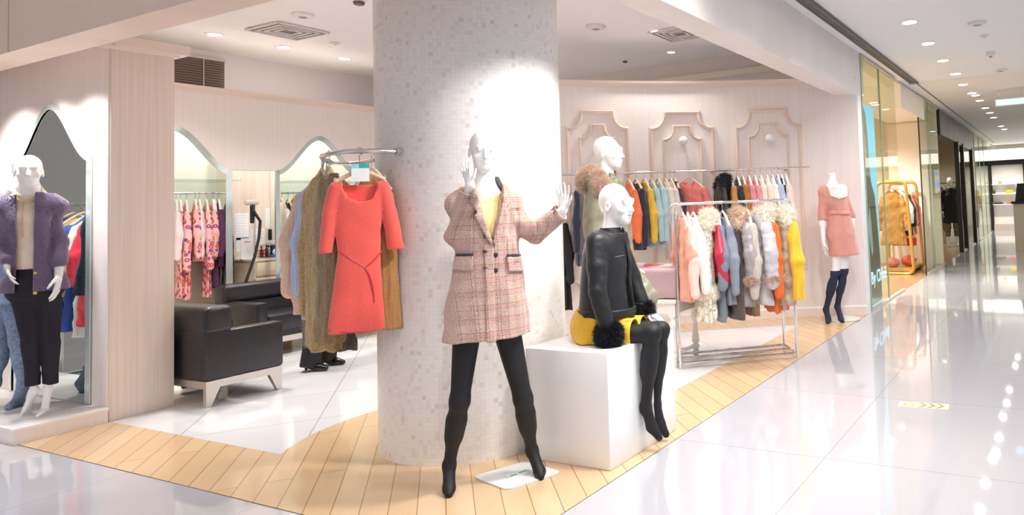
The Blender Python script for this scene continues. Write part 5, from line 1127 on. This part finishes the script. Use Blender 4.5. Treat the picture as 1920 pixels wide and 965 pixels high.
# ---------------------------------------------------------------- hanging clothes
HOOK = mat('hook_wire', 'c9c9cc', .25, metal=1)
def garment(name, label, cat, H, ang, m, L=.7, ws=.19, wh=None, t=.045, sl=.55, sr=.05, group=None, neck=.06, fur=None, hem=None, cuff=None, hm=None, seed=0, h=.009, wr=.004, spread=.05, tagc=None, open_neck=.0, lift=0.0, thick_hem=None, furn=2600, top=-.135, fd=.10):
    """clothes on a hanger: H the point on the rail, ang the direction of the shoulder line"""
    e = empty(name, tuple(H), ang, label, cat, group); wh = wh or ws*1.05; r = random.Random(seed); th = thick_hem or t*1.15
    W = max(ws+.1+spread, wh+.08, .3 if sl else .1)
    F = Fld((-W, -t-.12, top-L-.05), (W, t+.12, top+.1), h)
    rows = [(top-L, 0, 0, wh, th), (top-L*.55, 0, 0, (ws+wh)*.47, t*1.05), (top-.2, 0, 0, ws*.93, t*1.1), (top-.09, 0, 0, ws*.92, t*.85), (top-.04, 0, 0, ws*.68, t*.7), (top-.005, 0, 0, ws*.42+.02, t*.62), (top+.02, 0, 0, neck+.015, t*.6)]
    F.stack(rows, .02, fold=(fd, 4+seed % 3, seed*1.3, top-.1), power=2.3)
    if sl:
        for s in (-1, 1):
            a = (s*(ws-.03), 0, top-.085); b = (s*(ws+spread*.8), -.01+.02*r.random(), top-.06-sl*.5); c = (s*(ws+spread), .0+.03*(r.random()-.5), top-.05-sl)
            F.chain([a, b, c], [sr*.8, sr, sr*.85], .02, ((0, 1, 0), min(1, t/sr*1.1)))
    if wr: F.wrinkle(wr, 30, seed)
    F.ell((0, -.02, top+.045), (neck, t*1.1, .05+open_neck), 0, sub=True)
    g = F.build('garment', m, e)
    if fur:
        c = Fld((-ws-.12, -.2, top-.2), (ws+.12, .2, top+.16), .014); c.chain([(-ws*.8, -.01, top-.05), (-ws*.4, -.05, top+.015), (0, -.06, top+.02), (ws*.4, -.05, top+.015), (ws*.8, -.01, top-.05)], [.045, .06, .058, .06, .045], .03); c.build('fur_collar', fur, g, fur=dict(n=furn, L=.042, w=.0028, droop=.3, jit=.55, seed=seed))
    if cuff:
        for s in (-1, 1):
            p = V3(s*(ws+spread), 0, top-.05-sl+.03); c = Fld(p-.15, p+.15, .014); c.ell(p, (.06, .052, .045), 0); c.build('fur_cuff', cuff, g, fur=dict(n=1500, L=.034, w=.0026, droop=.3, jit=.55, seed=seed+s))
    if hem:
        z = top-L*.72; c = Fld((-wh-.16, -.22, z-.16), (wh+.16, .22, z+.16), .014); c.stack([(z-.05, 0, 0, wh*1.02, th+.025), (z, 0, 0, wh*1.05, th+.04), (z+.05, 0, 0, wh*1.0, th+.025)]); c.build('fur_band', hem, g, fur=dict(n=2600, L=.036, w=.0026, droop=.3, jit=.55, seed=seed+5))
    hm = hm or HANG
    b = MB(); hw = ws-.03; b.tube([(x*hw, 0, top+.035-.1*abs(x)**1.4+.03*(1-abs(x))) for x in np.linspace(-1, 1, 13)], .01, 8, rad=[.008+.006*abs(x) for x in np.linspace(-1, 1, 13)]); ho = b.build('hanger', hm, e, True)
    b = MB(); b.tube([(0, 0, top+.06), (0, 0, -.04)]+[(.0+.018*math.sin(a), 0, -.001+.019*-math.cos(a)*1) for a in np.linspace(.25, 4.4, 9)], .0028, 6); b.build('hook', HOOK, ho, True)
    if tagc: box('price_tag', (ws*.6, -t-.012, top-L-.1), (ws*.6+.035, -t-.010, top-L+.02), tagc, e)
    return e
def fab(n, c, **k): return fabric(n, c, 120, .12, .25, **k)
CORAL = mat('coral_crepe', 'ef5a50', .55, 160, .1, .15, sheen=.6)
g = 'clothes on the column rail'
# --- column rail
D0 = np.array(LR)
Hc = V3(-3.418, 2.534, LZ); cang = math.radians(52)
e = empty('hanging_dress', tuple(Hc), cang, 'coral red dress with a tie belt hanging on the column rail', 'dress', g)
class FF(Fig):
    pass
f = Fig((Hc[0], Hc[1]), math.degrees(cang)-90, LZ); L_ = f.l
rows = [(340, 634, 716), (352, 628, 722), (372, 626, 722), (400, 627, 717), (435, 631, 713), (470, 633, 712), (520, 627, 715), (570, 620, 718), (622, 615, 720)]
F = Fld((-.36, -.12, -1.05), (.36, .12, -.05), .006); st = f.rows(rows, lambda r: .037+.1*max(0, r-.135)); F.stack(st, .02, fold=(.03, 6, 1, -.45), power=2.4)
sl_ = [L_(630, 352), L_(618, 400), L_(610, 475)]; sr_ = [L_(719, 350), L_(731, 400), L_(743, 467)]
F.chain(sl_, [.034, .033, .03], .01, ((0, 1, 0), .9)); F.chain(sr_, [.036, .037, .041], .01, ((0, 1, 0), .8)); F.wrinkle(.0016, 22, 2)
for q in (sl_[2], sr_[2]): F.cut(lambda X, Y, Z: np.maximum(np.maximum(Z-q[2], q[2]-.06-Z), np.abs(X-q[0])-.048))
nk0 = [L_(640, 330), L_(642, 352), L_(651, 371), L_(674, 380), L_(697, 374), L_(707, 354), L_(709, 330)]
N0 = F.copy()
xs = np.array([p[0] for p in nk0[1:6]]); zs_ = np.array([p[2] for p in nk0[1:6]])
def scoop(X, Y, Z): return np.maximum(np.maximum(np.maximum(xs[0]-X, X-xs[-1]), np.interp(X.ravel(), xs, zs_)[:, None, None]-Z), Y-.012)
F.cut(scoop); zt_ = L_(680, 346)[2]; F.cut(lambda X, Y, Z: np.maximum(np.maximum(xs[0]-X, X-xs[-1]), zt_-Z))
bd = F.build('garment', CORAL, e); CD = mat('coral_dark', 'c93a48', .5); CL = mat('coral_seam', 'f58a80', .5)
def line_on(F, pts, r, m, name, par, off=.002):
    P3 = []
    for (a, b_) in pts:
        p = L_(a, b_); P3.append((p[0], F.front(p[0], p[2])-off, p[2]))
    b = MB(); b.tube(P3, r, 6); return b.build(name, m, par, True)
line_on(F, [(633, 470), (645, 476), (660, 487), (672, 493), (684, 501), (694, 494), (706, 482), (716, 470)], .0042, CD, 'tie_belt', bd, .004); line_on(F, [(684, 501), (692, 512), (698, 530), (701, 550), (702, 566)], .0042, CD, 'belt_end', bd, .006)
for pts in ([(627, 391), (640, 398), (648, 440), (654, 490), (656, 550), (658, 610)], [(722, 388), (713, 396), (708, 440), (702, 480), (700, 550), (695, 612)], [(642, 413), (660, 415), (690, 415), (709, 412)]): line_on(F, pts, .0016, CL, 'seam', bd, .0005)
line_on(F, [(616, 619), (640, 621), (680, 621), (720, 616)], .004, CD, 'hem_binding', bd, .001)
b = MB(); p = L_(689, 368); b.box((p[0]-.018, .014, p[2]-.009), (p[0]+.018, .018, p[2]+.009)); b.build('neck_label', PAPER, bd)
b = MB(); a0, a1, am = L_(634, 338), L_(722, 336), L_(676, 322); b.tube([a0, a0*.5+am*.5+V3(0, 0, .008), am, a1*.5+am*.5+V3(0, 0, .008), a1], .011, 8); ho = b.build('hanger', HANG, e, True)
b = MB(); b.tube([am, am*V3(1, 1, 0)+V3(-am[0]*.5, 0, -.06), (0, 0, -.03)]+[(.018*math.sin(a), 0, -.001-.019*math.cos(a)) for a in np.linspace(.25, 4.4, 9)], .0028, 6); b.build('hook', HOOK, ho, True)
p = L_(676, 325); pc = box('price_card', (p[0]-.043, -.03, p[2]-.045), (p[0]+.043, -.027, p[2]+.05), PAPER, e); box('teal_band', (p[0]-.008, -.0305, p[2]+.027), (p[0]+.043, -.03, p[2]+.05), TEAL, pc); box('teal_band', (p[0]-.043, -.0305, p[2]+.027), (p[0]-.01, -.03, p[2]+.05), mat('pale_teal', '9be0e0', .6), pc)
def onrail(t): i = int(t); fr = t-i; return V3(*(D0[i]*(1-fr)+D0[min(i+1, len(D0)-1)]*fr), LZ)
KN = fabric('gold_knit', 'b59a68', 90, .35, .6); GL = fabric('grey_glitter', '6d655f', 90, .4, .5)
garment('hanging_dress', 'camel brown dress showing behind the coral dress', 'dress', V3(-3.45, 2.632, LZ), math.radians(42), fab('camel', 'b98a55'), L=.84, ws=.125, wh=.15, t=.02, sl=0, thick_hem=.022, fd=.03, wr=.001, group=g, seed=3, top=-.15)
garment('hanging_dress', 'long brown glitter knit just behind the coral sleeve', 'dress', onrail(3.0), math.radians(-12), fabric('brown_knit', '8a7450', 90, .35, .5), L=.9, ws=.14, wh=.13, sl=0, group=g, seed=4)
garment('hanging_cardigan', 'long gold knitted cardigan with a sparkle on the column rail', 'cardigan', onrail(4.0), math.radians(-17), KN, L=.97, ws=.185, wh=.18, t=.06, sl=.72, sr=.06, group=g, seed=5, wr=.005, h=.008)
garment('hanging_shirt', 'light blue shirt between the gold knit and the peach blouse', 'shirt', onrail(5.0), math.radians(2), fab('sky_blue', 'a9bfe2'), L=.84, ws=.2, wh=.19, t=.04, sl=.62, group=g, seed=6)
garment('hanging_shirt', 'second pale blue shirt close against the gold knit', 'shirt', onrail(4.6), math.radians(-4), fab('sky_blue2', 'b4c8ea'), L=.8, ws=.19, t=.04, sl=.6, group=g, seed=16)
garment('hanging_dress', 'dark grey glitter dress with its hem under the blue shirt', 'dress', onrail(5.5), math.radians(6), GL, L=1.03, ws=.19, wh=.2, t=.045, sl=.5, group=g, seed=7)
garment('hanging_blouse', 'peach blouse at the outer end of the column rail', 'blouse', onrail(6.0), math.radians(38), fab('peach', 'ecc9b0'), L=.82, ws=.19, t=.04, sl=.62, group=g, seed=8)
# --- niches
t = NT('floral'); P(t, rough=.85); vo = t.n('ShaderNodeTexVoronoi', i_Scale=20.0); t.l(t.obj(), vo.inputs['Vector']); sep = t.n('ShaderNodeSeparateColor'); t.l(vo.outputs['Color'], sep.inputs[0])
pet = t.ramp(sep.outputs[0], [(0, lin('c2497a')), (.35, lin('e0606a')), (.6, lin('9a4a9a')), (.8, lin('e88a4a'))]); base = lin('f6c3bd'); c = t.mix(t.math('LESS_THAN', vo.outputs['Distance'], .46), base, pet); c = t.mix(t.math('LESS_THAN', vo.outputs['Distance'], .14), c, lin('f6dcc0')); t.l(c, t.b.inputs['Base Color']); FLO = t.m
LACEP = mat('plum_lace', '5a2f56', .9, 60, .5, .3); PW = fab('pink_white', 'f3dfe2')
g = 'clothes in the first arched niche'; HX = -8.5
def ny(px): return onx(px, 362, HX)[1]
for px, nm_, lab, m, L, ws, sl, sd in ((330, 'hanging_blouse', 'pink and white blouse half hidden by the pilaster', PW, .55, .2, .5, 1), (349, 'hanging_dress', 'long floral dress nearest the pilaster in the niche', FLO, 1.0, .19, .62, 2), (366, 'hanging_dress', 'short floral dress between the two long floral ones', FLO, .6, .18, .5, 3), (374, 'hanging_shirt', 'white shirt edge showing between the floral dresses', PW, .6, .17, .5, 4), (387, 'hanging_dress', 'long floral dress further along the niche rail', FLO, 1.0, .19, .62, 5), (399, 'hanging_dress', 'short floral dress beside the plum lace dress', FLO, .6, .18, .5, 6), (410, 'hanging_dress', 'plum lace dress at the end of the floral dresses', LACEP, .68, .2, .5, 7), (402, 'hanging_skirt', 'dark plum skirt hanging behind the short floral dress', LACEP, .9, .16, 0, 8), (425, 'hanging_coat', 'black coat at the far end of the first niche', BCOAT, .9, .19, .6, 9), (338, 'hanging_skirt', 'brown floral skirt low behind the first long dress', FLO, .98, .17, 0, 10)):
    garment(nm_, lab, nm_.split('_')[1], V3(HX, ny(px), 1.715), math.radians(-22), m, L=L, ws=ws, t=.035, sl=sl, sr=.042, group=g, hm=HANGW, seed=sd, h=.011, wr=.003)
g = 'clothes in the second arched niche'
for px, lab, m, L, sd in ((528, 'white shirt hanging nearest in the second arched niche', fab('ivory', 'f4f1ec'), .68, 1), (540, 'black blouse beside the white shirt in the second niche', BCOAT, .6, 2), (550, 'black jacket behind the peach blouse in the second niche', BCOAT, .62, 3), (562, 'white blouse further along the second niche rail', fab('ivory', 'f4f1ec'), .6, 4)):
    garment('hanging_shirt', lab, 'shirt', V3(HX, ny(px), 1.715), math.radians(-15), m, L=L, ws=.19, t=.04, sl=.55, group=g, seed=sd, h=.011)
# --- rail on the curved wall
g = 'clothes on the wall rail'
def wpt(px):
    """point of the wall rail under a column of the photograph"""
    best = min(np.linspace(139.5, 115.6, 400), key=lambda a: abs(px_of(V3(*arc(a, -WR), 1.76))-px)); return V3(*arc(best, -WR), 1.76), math.radians(best)
def px_of(p): c = RC @ (np.array(p)-CP); return PX0+FPX*c[0]/-c[2]
QB = mat('black_quilt', '2a292c', .35, 20, .2, .5, 30); QT = mat('tan_quilt', 'c48a4e', .4, 20, .15, .5, 30)
WL = [(1084, 'hanging_coat', 'navy coat at the column end of the wall rail', fab('navy_coat', '22243a'), .85, .2, .62, None), (1178, 'hanging_sweater', 'orange sweater next to the parka on the wall rail', fab('orange', 'ee7440'), .6, .2, .55, None), (1192, 'hanging_coat', 'dark navy coat between the orange and yellow sweaters', fab('navy2', '252738'), .72, .2, .6, None), (1207, 'hanging_sweater', 'mustard yellow sweater on the wall rail beside the navy coat', fab('mustard2', 'dcb13a'), .62, .19, .56, None), (1221, 'hanging_sweater', 'light blue sweater beside the mustard one on the wall rail', fab('ice_blue', 'a9c6cc'), .7, .18, .55, None), (1233, 'hanging_sweater', 'pale teal sweater next to the cream trench coats', fab('pale_teal_k', 'a4c4cb'), .66, .19, .55, None), (1246, 'hanging_coat', 'cream trench coat nearest the teal sweater', fab('cream_trench', 'd9d0c4'), .7, .19, .58, None), (1256, 'hanging_coat', 'cream trench coat nearest the coral sweater', fab('cream_trench2', 'd3c9bc'), .78, .18, .58, None), (1264, 'hanging_dress', 'maroon dress low behind the chrome rack post', fab('maroon', '4a2233'), .92, .16, .4, None), (1349, 'hanging_coat', 'black quilted coat with a black fur collar on the wall rail', QB, .75, .19, .6, FURB), (1368, 'hanging_coat', 'tan quilted coat beside the black quilted one', QT, .72, .19, .6, None), (1382, 'hanging_coat', 'plain black coat between the tan quilt and the brown suede', fab('black_c', '2b2a2e'), .7, .18, .58, None), (1392, 'hanging_coat', 'brown suede coat on the wall rail before the pink blouses', fab('ochre', 'b0742e'), .7, .18, .58, None), (1403, 'hanging_blouse', 'pink blouse next to the brown suede coat', fab('pink_b', 'e0959c'), .62, .18, .5, None), (1414, 'hanging_blouse', 'pink blouse next to the cream blouses', fab('pink_b2', 'e59aa0'), .62, .18, .5, None), (1426, 'hanging_blouse', 'cream blouse beside the second pink blouse', fab('cream_b', 'f1e6da'), .62, .18, .5, None), (1437, 'hanging_blouse', 'ivory blouse in the middle of the pale blouses', fab('ivory_b', 'efe2d3'), .62, .18, .5, None), (1447, 'hanging_blouse', 'white blouse beside the pale blue one on the wall rail', fab('white_b', 'f5f3f1'), .62, .18, .5, None), (1457, 'hanging_blouse', 'pale blue blouse near the mall end of the wall rail', fab('blue_b', 'b3c4e0'), .62, .18, .5, None), (1464, 'hanging_blouse', 'small black blouse near the mall end of the wall rail', fab('black_c', '2b2a2e'), .5, .17, .0, None), (1472, 'hanging_blouse', 'blush blouse last at the mall end of the wall rail', fab('blush_b', 'e6d3d0'), .62, .17, .5, None)]
for i, (px, nm_, lab, m, L, ws, sl, fu) in enumerate(WL):
    p, a = wpt(px); dl = math.radians(14 if px < 1300 else 6)*(1 if px > 1100 else -1); garment(nm_, lab, nm_.split('_')[1], p, a+dl, m, L=L, ws=ws, t=.04, sl=sl, group=g, hm=HANG if px < 1300 else HANGW, seed=i, fur=fu, h=.011, wr=.003)
p, a = wpt(1291); garment('hanging_sweater', 'coral pink sweater hung facing out in the middle of the wall rail', 'sweater', p+V3(.0, -.0, 0), math.radians(12), fab('coral_pink', 'e58078'), L=.52, ws=.2, wh=.2, t=.05, sl=.5, sr=.055, group=g, seed=30, neck=.085, open_neck=.05, h=.009)
# dark tweed coat on a peg beside the column
p = arc(137.6, -.16); e = empty('coat_peg', (*arc(137.6), 1.42), math.radians(137.6), 'dark coat peg on the curved wall beside the column', 'coat peg'); b = MB(); b.tube([(-.001, 0, 0), (-.19, 0, 0), (-.2, 0, .03)], .008, 8); b.build('arm', CHROME, e, True)
b = MB(); b.cyl((-.01, 0, 0), (-.001, 0, 0), .03, n=16); b.build('plate', CHROME, e, True)
TWD = mat('black_tweed', '201d1c', .95, 90, .5, .3)
garment('hanging_coat', 'black tweed coat hanging low beside the mosaic column', 'coat', V3(p[0], p[1], 1.428), math.radians(137.6+20), TWD, L=.98, ws=.2, wh=.22, t=.06, sl=.62, seed=41, group=None)
# --- chrome rack in front
g = 'clothes on the chrome rack'
RA = RK[0]+V3(0, 0, 1.385); RB = RK[1]+V3(0, 0, 1.385); sang = math.atan2(RN[1], RN[0])
def rpt(px, back=False):
    o = RN*.38 if back else RN*0; ts = np.linspace(.04, .96, 300); t_ = min(ts, key=lambda q: abs(px_of(RA+o+(RB-RA)*q)-px)); return RA+o+(RB-RA)*t_
SNOW = puffer('quilted_snow', 'eceade', 7, .5, 'a3a083'); OLV = mat('olive_cotton', 'a39c78', .8, 60, .1, .2); PUFG = puffer('grey_puffer', 'aaa3a8'); PUFL = puffer('silver_puffer', 'd0cfd5'); PUFC = puffer('champagne_puffer', 'c4b79c')
CR = [(1279, 'hanging_dress', 'salmon dress first at the table end of the chrome rack', fab('salmon', 'f0a690'), .68, .17, .5, {}), (1289, 'hanging_blouse', 'pale pink blouse beside the salmon dress', fab('palepink', 'f6d3cd'), .64, .18, .55, {}), (1299, 'hanging_blouse', 'white blouse between the pale pink one and the snowy parka', fab('white_b', 'f5f3f1'), .58, .18, .52, {}), (1316, 'hanging_coat', 'cream and olive parka with cream fur collar and fur band', SNOW, .84, .21, .0, dict(fur=FURC, hem=FURC, t=.075)), (1333, 'hanging_jacket', 'crimson jacket beside the snowy parka on the chrome rack', mat('crimson_leather', 'c4304a', .35), .48, .18, .45, {}), (1343, 'hanging_coat', 'slate blue long cardigan beside the crimson jacket', fab('slate', '7d8799'), .86, .18, .5, {}), (1354, 'hanging_cardigan', 'grey blue knitted cardigan before the brown fur coat', fab('slate2', '8d95a6'), .72, .19, .55, {}), (1372, 'hanging_coat', 'dark brown coat with a tan fur collar on the chrome rack', fab('dark_brown', '5a504c'), .84, .2, .0, dict(fur=FURT, t=.055)), (1384, 'hanging_coat', 'grey puffer coat with tan fur cuffs', PUFG, .74, .19, .5, dict(cuff=FURT, t=.06, sr=.062, spread=.05)), (1399, 'hanging_coat', 'beige knitted coat between the two puffers', fab('beige_knit', 'c9bfb4'), .66, .2, .6, dict(t=.055)), (1420, 'hanging_coat', 'silver puffer coat with tan fur collar and cuffs', PUFL, .74, .2, .5, dict(fur=FURC, cuff=FURT, t=.065, sr=.064, spread=.05)), (1440, 'hanging_sweater', 'bright orange sweater dress near the end of the chrome rack', fab('bright_orange', 'ea6d1e'), .82, .19, .6, {}), (1458, 'hanging_coat', 'champagne puffer coat with fur collar and fur band', PUFC, .76, .2, .0, dict(fur=FURC, hem=FURT, t=.075)), (1474, 'hanging_sweater', 'yellow sweater last at the mall end of the chrome rack', fab('sun_yellow', 'ecc333'), .66, .2, .66, dict(sr=.06, t=.055))]
for i, (px, nm_, lab, m, L, ws, sl, kw) in enumerate(CR):
    k = dict(t=.042); k.update(kw); garment(nm_, lab, nm_.split('_')[1], rpt(px), sang+math.radians((-1)**i*5+4), m, L=L, ws=ws, sl=sl, group=g, hm=HANGW, seed=50+i, h=.009, tagc=PAPER if i in (3, 6, 12) else None, **k)
g = 'clothes on the far rail of the chrome rack'
for i, (px, nm_, lab, m, L) in enumerate(((1318, 'hanging_skirt', 'olive skirt hem on the back hoop under the snowy parka', OLV, .86), (1372, 'hanging_trousers', 'black trousers on the back hoop of the chrome rack', fab('black_c', '2b2a2e'), .92), (1400, 'hanging_trousers', 'tan trousers on the back hoop of the chrome rack', fab('tan_tr', 'c8ac90'), .9), (1452, 'hanging_skirt', 'pink skirt hem on the back hoop beside the orange dress', fab('pink_b', 'e0959c'), .86))):
    garment(nm_, lab, nm_.split('_')[1], rpt(px, True), sang+.1, m, L=L, ws=.17, t=.04, sl=0, group=g, hm=HANGW, seed=80+i, h=.011)
# --- racks in the other shops
g = 'clothes on the gold racks'
for i, (x, y, a, m, L, sl, lab, nm_) in enumerate(((-2.66, 12.42, 0, fab('camel_trench', 'b5823f'), .95, .6, 'camel trench coat facing out on the gold rack', 'hanging_coat'), (-2.62, 12.6, .3, fab('ivory', 'f4f1ec'), .7, .5, 'ivory blouse behind the camel trench on the gold rack', 'hanging_blouse'), (-2.6, 12.75, .3, fab('black_c', '2b2a2e'), .8, .55, 'black dress behind the ivory blouse on the gold rack', 'hanging_dress'), (-2.6, 12.9, .3, fab('apricot', 'f0a878'), .85, .55, 'apricot dress in the middle of the gold rack', 'hanging_dress'), (-2.6, 13.05, .3, fab('scarlet', 'd8402a'), 1.0, .55, 'scarlet dress on the gold rack near the wall', 'hanging_dress'), (-2.6, 13.2, .3, fab('apricot2', 'ee9a70'), .8, .5, 'apricot coat last on the gold rack', 'hanging_coat'))):
    garment(nm_, lab, nm_.split('_')[1], V3(x, y, 1.60), a, m, L=L, ws=.2, t=.05, sl=sl, group=g, seed=90+i, h=.014)
g = 'clothes on the deeper gold rack'
for i, (y, c, lab) in enumerate(((13.5, 'c98a5a', 'tan dress on the deeper gold rack'), (13.7, 'e06a5a', 'coral dress on the deeper gold rack'), (13.9, 'e88a70', 'salmon dress on the deeper gold rack'))):
    garment('hanging_dress', lab, 'dress', V3(-3.95, y, 1.76), .5, fab('gr'+c, c), L=.85, ws=.2, t=.05, sl=.5, group=g, seed=100+i, h=.014)
for i, (x, y, c, lab) in enumerate(((-2.75, 12.62, 'e07a6a', 'folded coral knit on the shelf of the gold rack'), (-2.5, 12.85, 'd85a48', 'folded red knit on the shelf of the gold rack'))):
    Q = Fld((-.2, -.2, -.05), (.2, .2, .3), .014); Q.ell((0, 0, .09), (.14, .16, .09), 0); Q.wrinkle(.01, 24, i); Q.cut(lambda X, Y, Z: Z-.002); tag(Q.build('folded_knit', fab('fk'+c, c), loc=(x, y, .115)), lab, 'knitwear', 'knits on the gold rack shelf')
g = 'dark clothes in the taupe shop'
for i, x in enumerate((-3.0, -2.8, -2.6, -2.45)):
    garment('hanging_coat', ['black coat first on the dark metal rail', 'black coat second on the dark metal rail', 'black coat third on the dark metal rail', 'black coat at the glass end of the dark metal rail'][i], 'coat', V3(x, 20.9, 1.72), math.pi/2+.5, fab('black_c', '2b2a2e'), L=.9, ws=.2, t=.06, sl=.55, group=g, seed=110+i, h=.016)
# --- clothes the display mirror shows
g = 'clothes opposite the display mirror'
e = empty('display_rail', (-8.2, 1.9, .105), 0, 'steel clothes stand seen only in the display mirror', 'clothes rack'); b = MB(); b.tube([(-.5, 0, .0), (-.5, 0, 1.6), (.5, 0, 1.6), (.5, 0, 0)], .014, 8); b.build('hoop', STEEL, e, True); b = MB(); b.tube([(-.5, -.2, .014), (-.5, .2, .014)], .014, 8); b.tube([(.5, -.2, .014), (.5, .2, .014)], .014, 8); b.build('foot_bar', STEEL, e, True); e.location = (-8.1, 1.9, 0)
for i, (x, c, L, lab) in enumerate(((-8.4, '2f3f7a', .95, 'navy blue dress mirrored at the display'), (-8.2, 'c9a66a', .7, 'tan jacket mirrored at the display'), (-8.0, '3a55a8', 1.0, 'bright blue dress mirrored at the display'), (-7.86, 'eef0ea', 1.05, 'white dress mirrored at the display'), (-7.72, 'd83048', .95, 'red coat mirrored at the display'))):
    garment('hanging_dress', lab, 'dress', V3(x, 1.9, 1.6), math.pi/2+.3, fab('mr'+c, c), L=L, ws=.2, t=.05, sl=.5, group=g, seed=120+i, h=.014)
# ---------------------------------------------------------------- light of the place
wd = bpy.data.worlds.new('world'); scn.world = wd; wd.use_nodes = True
wd.node_tree.nodes['Background'].inputs[0].default_value = (.94, .96, 1, 1); wd.node_tree.nodes['Background'].inputs[1].default_value = .6
vs_ = scn.view_settings; scn.display_settings.display_device = 'sRGB'
vs_.view_transform = 'Standard'; vs_.look = 'None'; vs_.gamma = 1; vs_.use_curve_mapping = False; vs_.exposure = .9
scn.cycles.max_bounces = 8; scn.cycles.diffuse_bounces = 5; scn.cycles.transparent_max_bounces = 16; scn.cycles.sample_clamp_indirect = 6
scn.cycles.caustics_reflective = False; scn.cycles.caustics_refractive = False
